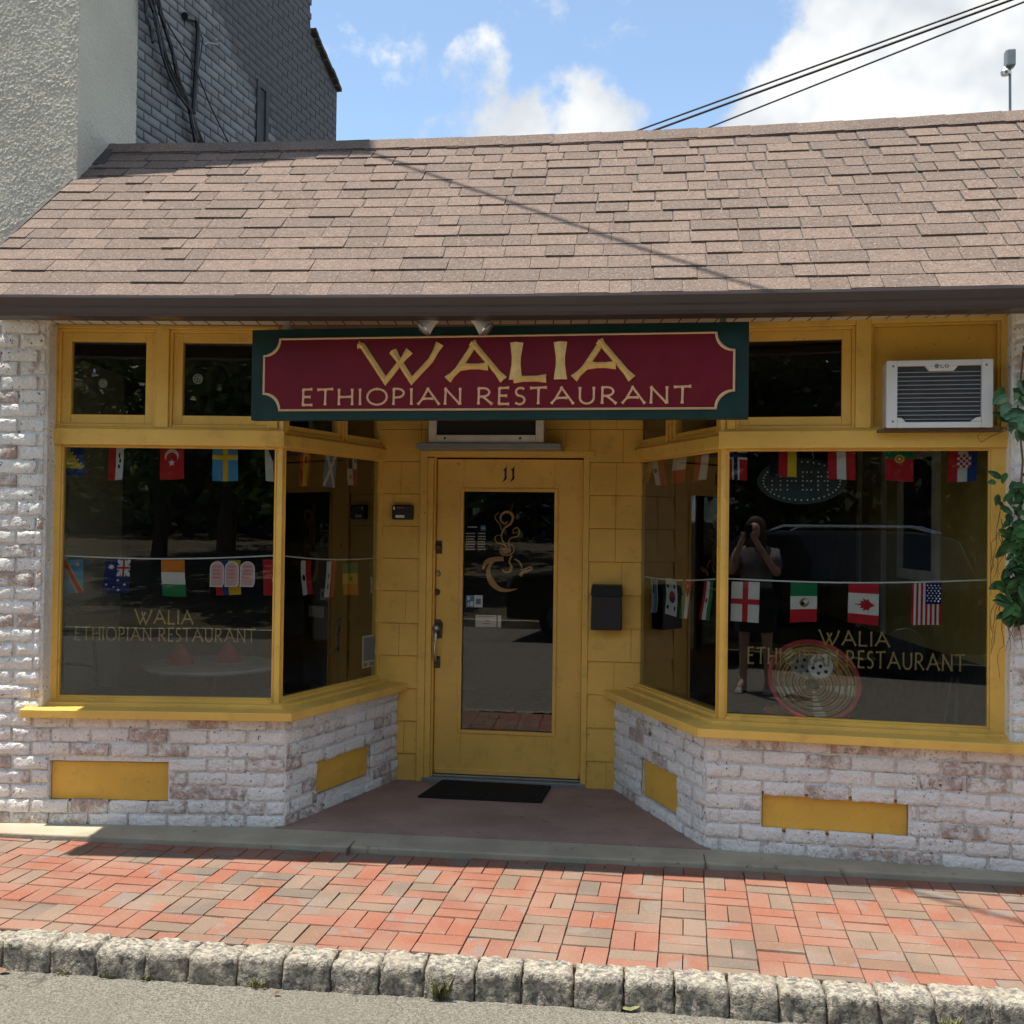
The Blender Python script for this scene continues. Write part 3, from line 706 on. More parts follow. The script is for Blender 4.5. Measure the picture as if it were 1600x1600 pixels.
# ---- lettering made of flared strokes
def arc(cx, cy, rx, ry, a0, a1, n=14): return [(cx+rx*math.cos(R(a0+(a1-a0)*i/n)), cy+ry*math.sin(R(a0+(a1-a0)*i/n))) for i in range(n+1)]
GL = {
 'W': (1.95, [[(.0, 1), (.10, .97), (.66, .0), (1.22, .82)], [(.82, .82), (1.28, .0), (1.72, .55), (1.93, 1)]]),
 'A': (1.30, [[(.62, 1), (.52, .80), (.24, .30), (.0, .02)], [(.56, 1.02), (.72, .80), (1.30, .0)], [(.30, .37), (.94, .37)]]),
 'L': (.82, [[(.12, 1), (.10, .0)], [(.06, .02), (.80, .03)]]), 'I': (.26, [[(.12, 1), (.13, 0)]]),
 'E': (.72, [[(.10, 1), (.08, .0)], [(.08, .97), (.66, 1)], [(.09, .52), (.56, .52)], [(.06, .03), (.68, .02)]]),
 'T': (.98, [[(.0, .96), (.98, 1)], [(.50, .96), (.48, .0)]]),
 'H': (1.02, [[(.10, 1), (.10, 0)], [(.92, 1), (.92, 0)], [(.10, .5), (.92, .52)]]),
 'O': (1.30, [arc(.65, .5, .60, .48, 90, 452, 26)]),
 'P': (.80, [[(.12, 1), (.10, 0)], [(.10, .97)]+arc(.36, .72, .36, .26, 85, -95, 10)+[(.12, .44)]]),
 'N': (1.10, [[(.12, .97), (.08, 0)], [(.06, 1), (.98, .02)], [(.98, 1), (.98, .0)]]),
 'R': (.98, [[(.12, 1), (.10, 0)], [(.10, .97)]+arc(.38, .73, .36, .25, 85, -95, 10)+[(.14, .46)], [(.36, .48), (.92, .0)]]),
 'S': (.66, [arc(.36, .74, .27, .24, 40, 250, 9)+arc(.30, .25, .30, .25, 70, -140, 10)]),
 'U': (1.02, [[(.10, 1), (.10, .40)]+arc(.50, .36, .40, .34, 180, 360, 10)+[(.90, 1)]]),
 'G': (1.0, [arc(.5, .5, .45, .48, 50, 340, 16)+[(.95, .48), (.55, .48)]]),
}
def stroke(b, fn, pts, hw, h, mi=0, flare=1.35, prof=None):
    """pts in drawing units with equal axes; fn maps (x,y,height) to space"""
    P = [Vector((p[0], p[1])) for p in pts]
    # add points near the ends so that only the tips flare
    out = [P[0]]; L = [0]
    tot = sum((P[i+1]-P[i]).length for i in range(len(P)-1))
    def ins(A, B, d): return A+(B-A)*min(.45, d/max(1e-6, (B-A).length))
    if prof is None:
        out.append(ins(P[0], P[1], hw*3)); out += P[1:-1]; out.append(ins(P[-1], P[-2], hw*3)); out.append(P[-1])
        ws = [flare]+[.92]*(len(out)-2)+[flare]
    else:
        out = P; ws = [prof[0]+(prof[1]-prof[0])*min(1, 2*i/(len(P)-1)) if i <= (len(P)-1)/2 else prof[1]+(prof[2]-prof[1])*(2*i/(len(P)-1)-1) for i in range(len(P))]
    K = len(out); ids = []
    for i, p in enumerate(out):
        a = out[max(0, i-1)]; c = out[min(K-1, i+1)]
        d1 = (p-a).normalized() if (p-a).length > 1e-9 else (c-p).normalized(); d2 = (c-p).normalized() if (c-p).length > 1e-9 else d1
        t = (d1+d2).normalized() if (d1+d2).length > 1e-6 else d1
        nrm = Vector((-t.y, t.x)); mt_ = 1/max(.45, abs(nrm.dot(Vector((-d1.y, d1.x)))))
        q = hw*ws[i]*mt_; ii = len(b.v)
        b.v += [fn(*(p+nrm*q), 0), fn(p.x, p.y, h), fn(*(p-nrm*q), 0)]; ids.append(ii)
    for i in range(K-1):
        a, c = ids[i], ids[i+1]
        for q in (0, 1): b.f.append((a+q+1, c+q+1, c+q, a+q)); b.m.append(mi)
    for e_ in (ids[0], ids[-1]): b.f.append((e_, e_+1, e_+2)); b.m.append(mi)
def text(word, fr, v, u0, u1, z0, z1, hwf, h, each=None, gap=.24, space=.62, sk=0):
    """fit the word in the box; returns list of (char, MB)"""
    adv = [(space if ch == ' ' else GL[ch][0]+gap) for ch in word]; tot = sum(adv)-gap
    sx = (u1-u0)/tot; sy = (z1-z0); x = 0; res = []
    for ch, ad in zip(word, adv):
        if ch != ' ':
            b = MB()
            fn = lambda a, c, hh, x=x: fr.pt(u0+x*sx+a, v+hh, z0+c)
            for st in GL[ch][1]: stroke(b, fn, [(p[0]*sx, p[1]*sy) for p in st], hwf*sy*(1.55 if h > .015 and ch in 'LI' and abs(st[0][0]-st[-1][0]) < .1 else 1), h)
            res.append((ch, b))
        x += ad
    return res
def merge(items):
    o = MB()
    for _, b in items:
        n0 = len(o.v); o.v += b.v; o.f += [tuple(q+n0 for q in f) for f in b.f]; o.m += b.m
    return o
def glass_text(win, fr, r1, r2):
    tv = GV-.012 if fr is WL else GV-.028
    for word, (x0, y0, x1, y1), hw in (('WALIA', r1, .06), ('ETHIOPIAN RESTAURANT', r2, .052)):
        u0, u1, z0, z1 = fr.rect(x0, y0, x1, y1, tv)
        merge(text(word, fr, tv, u0, u1, z0, z1, hw, .0006)).build('lettering', 'decal_gold', win)
glass_text(winL, WL, (210, 953, 302, 975), (117, 981, 399, 1002))
glass_text(winR, WR, (1279, 986, 1390, 1009), (1168, 1017, 1508, 1043))
# numerals over the door
b = MB()
for px in (789, 801):
    u, z = dpx(px, 741)
    b.shape(WD, [(u-.014, z-.05), (u-.004, z-.042), (u+.012, z-.028), (u+.009, z+.0), (u+.012, z+.05), (u-.002, z+.033), (u-.012, z+.028), (u-.002, z+.02), (u-.001, z-.02)], dv, dv+.004)
b.build('house_number', 'black', door)
# cup drawing on the door glass
tv = dv-.0275
def zp(x, y):
    u, z = WD.uz(640+x/5, 640+y/5, tv); return (u, z)
b = MB(); fn = lambda a, c, h: WD.pt(a, tv+.004+h, c)
def smooth(pts, n=5):
    P = [Vector(p) for p in pts]; out = []
    for i in range(len(P)-1):
        p0, p1, p2, p3 = P[max(0, i-1)], P[i], P[i+1], P[min(len(P)-1, i+2)]
        for j in range(n):
            t = j/n; out.append(.5*((2*p1)+(p2-p0)*t+(2*p0-5*p1+4*p2-p3)*t*t+(3*p1-p0-3*p2+p3)*t*t*t))
    return out+[P[-1]]
for pts, pr in [([(765, 1090), (720, 1000), (740, 930), (790, 890), (808, 835), (770, 800), (725, 815), (712, 860), (745, 892), (765, 872)], (4, 11, 4)), ([(718, 940), (708, 900), (675, 860), (670, 830), (695, 808)], (3, 3.5, 2)),
        ([(782, 1080), (775, 1030), (800, 1000), (845, 990), (858, 950), (840, 922), (810, 940), (815, 968), (838, 955)], (4, 4.5, 3)), ([(765, 1075), (720, 1050), (680, 1035), (668, 1000), (690, 982), (722, 985)], (4, 4, 2)),
        ([(718, 1065), (704, 1098), (722, 1130), (770, 1138), (812, 1112), (812, 1070), (790, 1050)], (3, 4, 3)), ([(715, 1098), (750, 1104), (792, 1100)], (14, 24, 14)), ([(735, 1165), (650, 1172), (592, 1200), (574, 1248)], (16, 20, 4)),
        ([(655, 1185), (622, 1230), (618, 1290), (645, 1350), (700, 1400), (770, 1412), (842, 1400)], (6, 24, 3)), ([(800, 1140), (780, 1185), (797, 1230), (782, 1265), (748, 1270), (722, 1245)], (6, 9, 3)),
        ([(822, 1165), (858, 1192), (880, 1235)], (4, 8, 5)), ([(865, 1300), (885, 1270), (930, 1258), (955, 1242), (942, 1228), (905, 1245), (868, 1250)], (14, 6, 4))]:
    sp = smooth(pts); sc = abs(zp(1, 0)[0]-zp(0, 0)[0])
    stroke(b, fn, [zp(p[0], p[1]) for p in sp], sc, .0004, prof=pr)
b.build('cup_drawing', 'decal_tan', door)
b = MB()                                     # opening hours: rows of small white marks
for i, yy in enumerate((918, 968, 992, 1012, 1032, 1052, 1072, 1092)):
    for (xa, xb) in (((455, 530),) if i == 0 else ((440, 512), (535, 596))):
        x = xa
        while x < xb-6:
            q = random.uniform(6, 15); a = zp(x, yy-5); c = zp(min(xb, x+q), yy+4); b.face([WD.pt(a[0], tv+.0045, c[1]), WD.pt(c[0], tv+.0045, c[1]), WD.pt(c[0], tv+.0045, a[1]), WD.pt(a[0], tv+.0045, a[1])]); x += q+3
b.build('hours_print', 'decal_white', door)
def sticker(parent, fr, v, x0, y0, x1, y1, mats, inner=None, nm='sticker'):
    u0, u1, z0, z1 = fr.rect(x0, y0, x1, y1, v); b = MB(); b.box(fr, u0, u1, v-.001, v, z0, z1)
    if inner: 
        for (a, c, d, e_) in inner: b.box(fr, u0+(u1-u0)*a, u0+(u1-u0)*c, v, v+.0006, z1-(z1-z0)*e_, z1-(z1-z0)*d, 1)
    return b.build(nm, mats, parent)
sticker(door, WD, tv+.005, 728, 930, 741, 949, ['blue_print', 'white'], [(.15, .5, .1, .4), (.5, .9, .5, .9), (.2, .4, .6, .9)])
sticker(door, WD, tv+.005, 741, 930, 754, 949, ['white', 'blue_print'], [(.2, .8, .3, .75)])
sticker(door, WD, tv+.005, 743, 961, 783, 980, ['old_white', 'black'], [(.1, .75, .1, .13), (.4, .55, .45, .5), (.25, .6, .7, .74), (.82, .86, 0, 1)])
sticker(door, WD, tv+.005, 751, 821, 759, 829, ['blue_print', 'white'], [(.2, .8, .4, .6)])
for x0, x1 in ((328, 350), (351, 373), (375, 398)):   # three round-topped pink badges on the left pane
    v = GV-.011; u0, u1, z0, z1 = WL.rect(x0, 877, x1, 917, v); r_ = (u1-u0)/2; um = (u0+u1)/2
    def cap(s): return [(u0+s, z0+s), (u1-s-.008, z0+s), (u1-s, z0+s+.02)]+[(um+(r_-s)*math.cos(R(a)), z1-r_+(r_-s)*math.sin(R(a))) for a in range(0, 181, 20)]
    b = MB(); b.shape(WL, cap(0), v-.001, v); b.shape(WL, cap(.006), v, v+.0006, 1)
    for q in range(4):
        zz = z1-(z1-z0)*(.2+.14*q); b.box(WL, u0+.016, u1-.016-.006*(q % 2), v+.0006, v+.001, zz-.004, zz, 2)
    b.build('badge_sticker', ['white', 'pink', 'red_rim'], winL)
sticker(winRL, RL, GV-.012, 566, 992, 592, 1042, ['white', 'blue_print', 'grey_metal'], [(.08, .92, .06, .78), (.1, .3, .85, .95), (.45, .7, .85, .95)], 'poster')

# ---- roof
RZ0, RISE = 2.672, 1.368
def run(x): return 1.80-.032*(x+2.7)
def RP(x, t):
    g = gdy(x); nl = math.hypot(1, g); nx, ny = -g/nl, 1/nl; r_ = run(x)*t
    return Vector((x+nx*r_, gy(x)+ny*r_+.02, RZ0+RISE*t))
XL, XR = -2.70, 4.2
b = MB(); K = 30
top = []; 
for i in range(K):
    xa, xb = XL+(XR-XL)*i/K, XL+(XR-XL)*(i+1)/K
    a0, a1, b0, b1 = RP(xa, 0), RP(xa, 1), RP(xb, 0), RP(xb, 1); dz = Vector((0, 0, -.03)); 
    b.hexa([a0+dz, b0+dz, b1+dz, a1+dz, a0, b0, b1, a1])
    bk = Vector((.25, 2.2, -1.6)); b.face([a1, b1, b1+bk, a1+bk])
roof = b.build('roof', 'roof_dark', shop)
sl_ = math.hypot(1.62, RISE); rows = 16; ex = 1.0/rows
sgl = []
for th in (1.0,):
    q = MB(); q.hexa([(-.5, 0, -.2), (.5, 0, -.2), (.5, 1, -.2), (-.5, 1, -.2), (-.5, 0, 1), (.5, 0, 1), (.5, 1, .05), (-.5, 1, .05)]); sgl.append(unit_mesh('shingle', q, 'shingle'))
tabs = []
def tab(x, wd, t0, t1, th):
    c0 = RP(x, t0); c1 = RP(x, t1); Y = c1-c0; g = gdy(x); X = Vector((1, g, 0)).normalized(); Z = X.cross(Y.normalized()).normalized()
    return basis(X*wd, Y, Z*th, c0+Z*.001)
for r_ in range(rows):
    x = XL-.002+random.uniform(0, .05)
    x0 = XL
    x = XL
    off = random.uniform(.05, .2); first = True
    while x < XR:
        wd = random.choice((.10, .14, .17, .2, .23, .26, .3)) if not first else off
        first = False
        th = random.choice((.0055, .006, .0065, .011)); dt = random.uniform(-.003, 0) if th > .01 else random.uniform(-.001, .001)
        xc = x+wd/2
        if xc+wd/2 > XR: break
        tabs.append((tab(xc, wd-.0008, r_*ex+dt, (r_+1)*ex+.012, th), xc)); x += wd
vis = [t for t in tabs if in_view(t[0].translation, 20)]; keep = vis[:300]; kid = set(id(t) for t in keep)
rest = MB()
def absorb(dst, me, wm):
    n0 = len(dst.v); dst.v += [wm @ q.co for q in me.vertices]
    for f in me.polygons: dst.f.append(tuple(n0+q for q in f.vertices)); dst.m.append(0)
for t in tabs:
    if id(t) in kid: inst('shingle', sgl[0], roof, t[0])
    else: absorb(rest, sgl[0], t[0])
tag(rest.build('shingle_rest', 'shingle', roof), kind='stuff')
x = XL
while x < XR-.2:                             # ridge caps
    wd = random.uniform(.25, .3); c = RP(x+wd/2, 1); g = gdy(x); X = Vector((1, g, 0)).normalized(); Y = (RP(x, 1)-RP(x, 0)).normalized(); Z = X.cross(Y)
    b = MB(); hw_ = wd/2+.012; z0 = .012; z1 = .02
    f0 = [c-X*hw_-Y*.13+Z*z0, c+X*hw_-Y*.13+Z*z1, c+X*hw_+Z*(z1+.012), c-X*hw_+Z*(z0+.012)]; dn = Z*-.012
    b.hexa([p+dn for p in f0]+f0)
    bk = Vector((0, .1, -.085)); b.face([f0[3], f0[2], f0[2]+bk, f0[3]+bk]); b.build('ridge_cap', 'shingle', roof); x += wd
b = MB(); b.hexa([RP(XL-.02, 0)+Vector((0, 0, -.14)), RP(XL, 0)+Vector((0, 0, -.14)), RP(XL, 1)+Vector((0, 0, -.14)), RP(XL-.02, 1)+Vector((0, 0, -.14)), RP(XL-.02, 0)+Vector((0, 0, .012)), RP(XL, 0)+Vector((0, 0, .012)), RP(XL, 1)+Vector((0, 0, .012)), RP(XL-.02, 1)+Vector((0, 0, .012))]); b.build('rake_board', 'roof_dark', roof)
# gutter with an ogee face, following the bend
prof = [(.0, .0), (-.002, -.012), (.006, -.028), (.018, -.045), (.020, -.056), (.030, -.076), (.034, -.092), (.14, -.094), (.14, .0)]
b = MB(); K = 28; pr = []
for i in range(K+1):
    x = XL-.02+(XR-XL)*i/K; g = gdy(x); nl = math.hypot(1, g); nrm = Vector((-g/nl, 1/nl, 0)); o_ = Vector((x, gy(x), RZ0))
    pr.append([o_+nrm*a+Vector((0, 0, c)) for a, c in prof])
n0 = len(prof)
for i in range(K):
    for j in range(n0-1):
        b.face([pr[i][j+1], pr[i+1][j+1], pr[i+1][j], pr[i][j]])
b.face(pr[0]); b.face(list(reversed(pr[-1])))
for i in range(K):                            # rolled lip
    b.face([pr[i][0], pr[i+1][0], pr[i+1][0]+Vector((0, .012, .004)), pr[i][0]+Vector((0, .012, .004))])
gutter = b.build('gutter', 'gutter', shop)
# soffit boards
b = MB(); K = 40
for i in range(K):
    xa, xb = XL+(XR-.2-XL)*i/K, XL+(XR-.2-XL)*(i+1)/K
    b.hexa([(xa, gy(xa)+.1, ZT), (xb, gy(xb)+.1, ZT), (xb, 6.7, ZT), (xa, 6.7, ZT), (xa, gy(xa)+.1, ZT+.02), (xb, gy(xb)+.1, ZT+.02), (xb, 6.7, ZT+.02), (xa, 6.7, ZT+.02)])
b.build('soffit', 'entry_ceiling', shop)
b = MB(); slot = MB()
for i in range(74):
    xa = XL+.02+i*.09; xb = xa+.085
    f = lambda x: gy(x)
    b.hexa([(xa, f(xa)+.14, ZT-.008), (xb, f(xb)+.14, ZT-.008), (xb, f(xb)+.58, ZT-.008), (xa, f(xa)+.58, ZT-.008), (xa, f(xa)+.14, ZT-.001), (xb, f(xb)+.14, ZT-.001), (xb, f(xb)+.58, ZT-.001), (xa, f(xa)+.58, ZT-.001)])
    slot.hexa([(xb, f(xb)+.15, ZT-.0095), (xb+.005, f(xb)+.15, ZT-.0095), (xb+.005, f(xb)+.575, ZT-.0095), (xb, f(xb)+.575, ZT-.0095), (xb, f(xb)+.15, ZT-.002), (xb+.005, f(xb)+.15, ZT-.002), (xb+.005, f(xb)+.575, ZT-.002), (xb, f(xb)+.575, ZT-.002)])
b.build('soffit_strip', 'soffit', shop); slot.build('soffit_slots', 'black_matte', shop)
b = MB(); b.box(WL, uL0, uLc, GV-.06, GV+.0, ZT-.003, 2.75); b.box(WR, uRc, 2.2, GV-.06, GV, ZT-.003, 2.75); b.build('wall_head', 'yellow_panel', shop)
# ---- interior shell
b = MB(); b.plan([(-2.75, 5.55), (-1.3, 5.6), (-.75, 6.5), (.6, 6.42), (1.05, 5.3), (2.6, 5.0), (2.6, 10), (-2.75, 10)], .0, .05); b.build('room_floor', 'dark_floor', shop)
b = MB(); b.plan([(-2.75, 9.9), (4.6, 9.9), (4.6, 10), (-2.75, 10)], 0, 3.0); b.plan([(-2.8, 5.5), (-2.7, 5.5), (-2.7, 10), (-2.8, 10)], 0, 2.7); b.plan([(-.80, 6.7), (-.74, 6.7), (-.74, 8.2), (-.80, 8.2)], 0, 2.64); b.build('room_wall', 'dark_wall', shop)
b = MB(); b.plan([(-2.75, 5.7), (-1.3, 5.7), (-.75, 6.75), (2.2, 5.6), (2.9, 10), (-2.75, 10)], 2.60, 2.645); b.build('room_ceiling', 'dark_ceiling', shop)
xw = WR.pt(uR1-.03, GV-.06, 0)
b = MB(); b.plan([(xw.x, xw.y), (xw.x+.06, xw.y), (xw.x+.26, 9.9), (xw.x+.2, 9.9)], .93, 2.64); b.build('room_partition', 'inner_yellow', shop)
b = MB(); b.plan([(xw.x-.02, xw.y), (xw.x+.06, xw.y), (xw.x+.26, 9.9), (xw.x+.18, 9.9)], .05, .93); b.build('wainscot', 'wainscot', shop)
WP = W((xw.x+.02, xw.y+.3), -87)             # frame along the partition, facing into the room
WP = frame_between((xw.x+.1, 7.6), (xw.x+.0, xw.y+.02))
b = MB(); b.ring(WP, 1.1, 1.75, 1.32, 2.1, .06, .0, .03); b.box(WP, 1.16, 1.69, 0, .01, 1.38, 2.04, 1); b.box(WP, .2, .26, 0, .02, .93, 2.6); b.box(WP, .75, .80, 0, .02, .93, 2.6); b.build('inner_window_frame', ['old_white', 'black'], shop)
for fr, a, c in ((WL, uL0+.02, uLc-.1), (WR, uRc+.1, uR1-.04)):
    b = MB(); b.box(fr, a, c, GV-.62, GV-.06, .57, .622); b.build('display_ledge', 'dark_wall', shop)

# ================================================================== things on the shop
# ---- hanging sign
sA = aty(393, 586, 5.17); sB = aty(1170, 577, 4.80)
WS = frame_between((sA.x, sA.y), (sB.x, sB.y)); SL = (Vector((sB.x, sB.y, 0))-Vector((sA.x, sA.y, 0))).length
sz1 = WS.uz(780, 509, 0)[1]; sz0 = WS.uz(780, 655.5, 0)[1]
sign = empty('hanging_sign', WS.pt(SL/2, -.03, sz0), 'long green and dark red board reading WALIA ETHIOPIAN RESTAURANT above the door', 'sign')
b = MB(); b.box(WS, 0, SL, -.05, 0, sz0, sz1); b.build('board', 'sign_green', sign, bevel=.003)
su0, su1, bz0, bz1 = WS.uz(411, 583)[0], WS.uz(1149, 577)[0], WS.uz(780, 641.5)[1], WS.uz(780, 523)[1]
def notched(u0, u1, z0, z1, r_):
    P = []
    for (cx, cz, a0) in ((u0, z0, 90), (u1, z0, 180), (u1, z1, 270), (u0, z1, 0)):
        P += [(cx+r_*math.cos(R(a0-q)), cz+r_*math.sin(R(a0-q))) for q in range(0, 91, 10)]
    return P
rn = .083
# outline order: start left-bottom corner, counter-clockwise
outl = notched(su0, su1, bz0, bz1, rn); inn_ = notched(su0+.011, su1-.011, bz0+.011, bz1-.011, rn+.0)
b = MB(); b.shape(WS, outl, 0, .004); b.build('panel', 'sign_red', sign)
b = MB(); n = len(outl)
for i in range(n):
    j = (i+1) % n; A, B_, C_, D_ = outl[i], outl[j], inn_[j], inn_[i]; mA = ((A[0]+D_[0])/2, (A[1]+D_[1])/2); mB = ((B_[0]+C_[0])/2, (B_[1]+C_[1])/2)
    p = WS.pt
    b.face([p(A[0], .003, A[1]), p(B_[0], .003, B_[1]), p(mB[0], .012, mB[1]), p(mA[0], .012, mA[1])]); b.face([p(mA[0], .012, mA[1]), p(mB[0], .012, mB[1]), p(C_[0], .0042, C_[1]), p(D_[0], .0042, D_[1])])
b.build('border', 'cream', sign)
tu0, tu1 = WS.uz(560, 566)[0], WS.uz(988, 562)[0]; tz0, tz1 = WS.uz(775, 594)[1], WS.uz(775, 536)[1]
for ch, mb_ in text('WALIA', WS, .0045, tu0, tu1, tz0, tz1, .086, .020, gap=.17): mb_.build('letter', 'gold', sign)
tu0, tu1 = WS.uz(472, 620)[0], WS.uz(1080, 617)[0]; tz0, tz1 = WS.uz(775, 632)[1], WS.uz(775, 606)[1]
for ch, mb_ in text('ETHIOPIAN RESTAURANT', WS, .0045, tu0, tu1, tz0, tz1, .070, .006, gap=.26): mb_.build('letter', 'salmon', sign)
b = MB()
for u in (.12, SL-.14): b.box(WS, u, u+.05, -.28, -.05, sz1-.09, sz1-.04); b.box(WS, u+.01, u+.04, -.11, -.08, sz1-.045, ZT)
b.build('bracket', 'old_white', sign)
# ---- twin spot lamp above the sign
c = aty(711, 499, 4.945); c.z = ZT-.03
sp = empty('spot_lamp', c, 'pair of small white spotlights under the eave above the sign', 'spotlight')
b = MB(); b.lathe(c+Vector((0, 0, -.022)), [(.02, 0), (.05, .012), (.055, .03)], 14); b.build('base', 'old_white', sp)
for s_, dx in ((-1, -.15), (1, .15)):
    ax = Vector((s_*.62, -.12, -.62)).normalized(); o_ = c+Vector((dx*.62, -.0, -.02)); b = MB()
    b.tube([c+Vector((dx*.2, 0, -.012)), o_], .008); b.lathe(o_-ax*.015, [(.026, 0), (.03, .045), (.034, .06), (.045, .095)], 14, 0, ax); l = b.build('lamp_head', 'old_white', sp, smooth=False)
    b = MB(); b.lathe(o_+ax*.07, [(.040, 0), (.043, .02), (.026, .028)], 14, 0, ax); b.build('bulb', 'steel', l)
# ---- air conditioner in the right transom
u0, u1, z0, z1 = WR.rect(1385, 562, 1552, 668, .01)
ac = empty('air_conditioner', WR.pt((u0+u1)/2, 0, z0), 'white window air conditioner with dark fins in the right yellow panel', 'air conditioner')
b = MB(); b.box(WR, u0+.001, u1-.001, -.30, -.016, z0+.004, z1-.003); b.build('case', 'old_white', ac, bevel=.004)
b = MB(); t = .027
b.box(WR, u0, u0+.05, -.016, .012, z0, z1); b.box(WR, u1-.05, u1, -.016, .012, z0, z1); b.box(WR, u0+.05, u1-.05, -.016, .0115, z1-t, z1); b.box(WR, u0+.05, u1-.05, -.016, .0115, z0, z0+t)
um = (u0+u1)/2+.01; b.shape(WR, [(um-.055, z1-t-.026), (um+.055, z1-t-.026), (um+.075, z1-t), (um-.075, z1-t)], -.012, .011)
b.shape(WR, [(u1-.05, z0+t), (u1-.05, z0+t+.024), (u1-.075, z0+t+.02), (u1-.10, z0+t)], -.012, .011); b.shape(WR, [(u0+.05, z0+t), (u0+.09, z0+t), (u0+.07, z0+t+.02), (u0+.05, z0+t+.022)], -.012, .011)
b.build('front_frame', 'white_plastic', ac, bevel=.004)
b = MB(); b.box(WR, u0+.05, u1-.05, -.02, -.012, z0+t, z1-t); fin = b.build('fin_panel', 'fin', ac)
zz = z0+t+.014
while zz < z1-t-.01:
    b = MB(); b.box(WR, u0+.05, u1-.05, -.0118, -.003, zz-.0016, zz+.0016); b.build('slat', 'fin_line', fin); zz += .0205
b = MB(); p = um-.02
b.lathe(WR.pt(um-.022, .011, z1-t-.003), [(.0105, 0), (.0105, .001)], 18, 0, WR.n); merge(text('LG', WR, .0113, um-.006, um+.032, z1-t-.011, z1-t+.005, .09, .0005)).build('logo_letters', 'black_matte', ac); b.build('logo_disc', 'grey_metal', ac)
for (uu, zz) in ((u0+.03, z1-.028), (u1-.03, z1-.028), (u0+.03, z0+.03)): b = MB(); b.lathe(WR.pt(uu, .012, zz), [(.006, 0), (.004, .002)], 8, 0, WR.n); b.build('screw', 'grey_metal', ac)
b = MB(); b.box(WR, u0-.03, u1+.05, GV-.02, -.02, z0-.016, z0-.002); b.build('shelf', 'twig', ac)
# ---- air conditioner over the door
u0, u1, z0, _ = WD.rect(670, 600, 850, 691, .22); _, zt = WD.uz(760, 640, .22)
ac2 = empty('air_conditioner', WD.pt((u0+u1)/2, .1, z0), 'old off-white air conditioner half hidden behind the sign over the door', 'air conditioner')
b = MB(); b.box(WD, u0+.01, u1-.01, -.1, .19, z0, z0+.34); b.build('case', 'old_white', ac2, bevel=.004)
b = MB(); b.ring(WD, u0, u1, z0-.004, z0+.34, .048, .19, .222); b.build('front_frame', 'old_white', ac2, bevel=.004)
b = MB(); b.box(WD, u0+.048, u1-.048, .19, .2, z0+.044, z0+.292); b.build('grille', 'black_matte', ac2)
for uu in (u0+.1, u1-.14): b = MB(); b.lathe(WD.pt(uu, .222, z0+.024), [(.008, 0), (.006, .001)], 10, 0, WD.n); b.build('screw_hole', 'black', ac2)
s0, s1, sz_, sz2 = WD.rect(649, 690, 876, 701, .24)
b = MB(); b.box(WD, s0, s1, .0, .24, sz_, z0-.006); b.build('support_shelf', 'grey_metal', ac2, bevel=.003)
# ---- letter box, alarm box, door mat
u0, u1, z0, z1 = WD.rect(923, 915, 972, 985, .1)
mb = empty('letter_box', WD.pt((u0+u1)/2, .05, z0), 'black metal letter box on the yellow shakes right of the door', 'letter box')
b = MB(); b.shape(WD, [(u0, z0), (u1, z0), (u1-.003, z1-.06), (u0+.003, z1-.06)], .012, .10); b.build('body', 'black', mb, bevel=.006)
b = MB(); p = WD.pt; b.hexa([p(u0-.002, .112, z1-.062), p(u1+.002, .112, z1-.062), p(u1+.002, .012, z1-.055), p(u0-.002, .012, z1-.055), p(u0+.004, .085, z1-.004), p(u1-.004, .085, z1-.004), p(u1-.004, .012, z1+.004), p(u0+.004, .012, z1+.004)]); b.build('lid', 'black', mb, bevel=.004)
b = MB(); b.lathe(p((u0+u1)/2, .094, z1-.03), [(.006, 0), (.004, .003)], 10, 0, WD.n); b.build('lock', 'steel', mb)
u0, u1, z0, z1 = WD.rect(612, 789, 645, 812, .05)
ab = empty('alarm_box', WD.pt((u0+u1)/2, .03, z0), 'small black alarm box with white label left of the door', 'alarm box')
b = MB(); b.box(WD, u0, u1, .012, .05, z0, z1); b.build('case', 'black', ab, bevel=.009)
b = MB(); b.box(WD, u0+.025, u0+.08, .0502, .0515, z0+.012, z0+.028); b.box(WD, u0+.01, u0+.02, .0502, .0515, z1-.03, z1-.012); b.build('white_label', 'white', ab)
b = MB(); b.box(WD, u0+.035, u0+.078, .0502, .0512, z1-.02, z1-.014); b.build('red_label', 'red_rim', ab)
Pm = [atz(x, y, .04) for x, y in ((653, 1245), (846, 1254), (861, 1229), (692, 1219))]
mat_ = empty('door_mat', (Pm[0]+Pm[2])/2, 'black ribbed rubber door mat on the porch floor', 'door mat')
b = MB(); b.prism([(p.x, p.y, .036) for p in Pm], [(p.x, p.y, .046) for p in Pm]); b.build('base', 'rubber', mat_)
b = MB()
for i in range(44):
    t = (i+1)/45; A = Pm[0].lerp(Pm[1], t); B_ = Pm[3].lerp(Pm[2], t); A2 = A.lerp(B_, .06); B2 = A.lerp(B_, .94); dx = Vector((.004, 0, 0))
    b.hexa([(*(A2-dx).xy, .0462), (*(A2+dx).xy, .0462), (*(B2+dx).xy, .0462), (*(B2-dx).xy, .0462), (*(A2-dx).xy, .051), (*(A2+dx).xy, .051), (*(B2+dx).xy, .051), (*(B2-dx).xy, .051)])
b.build('ribs', 'black_matte', mat_)

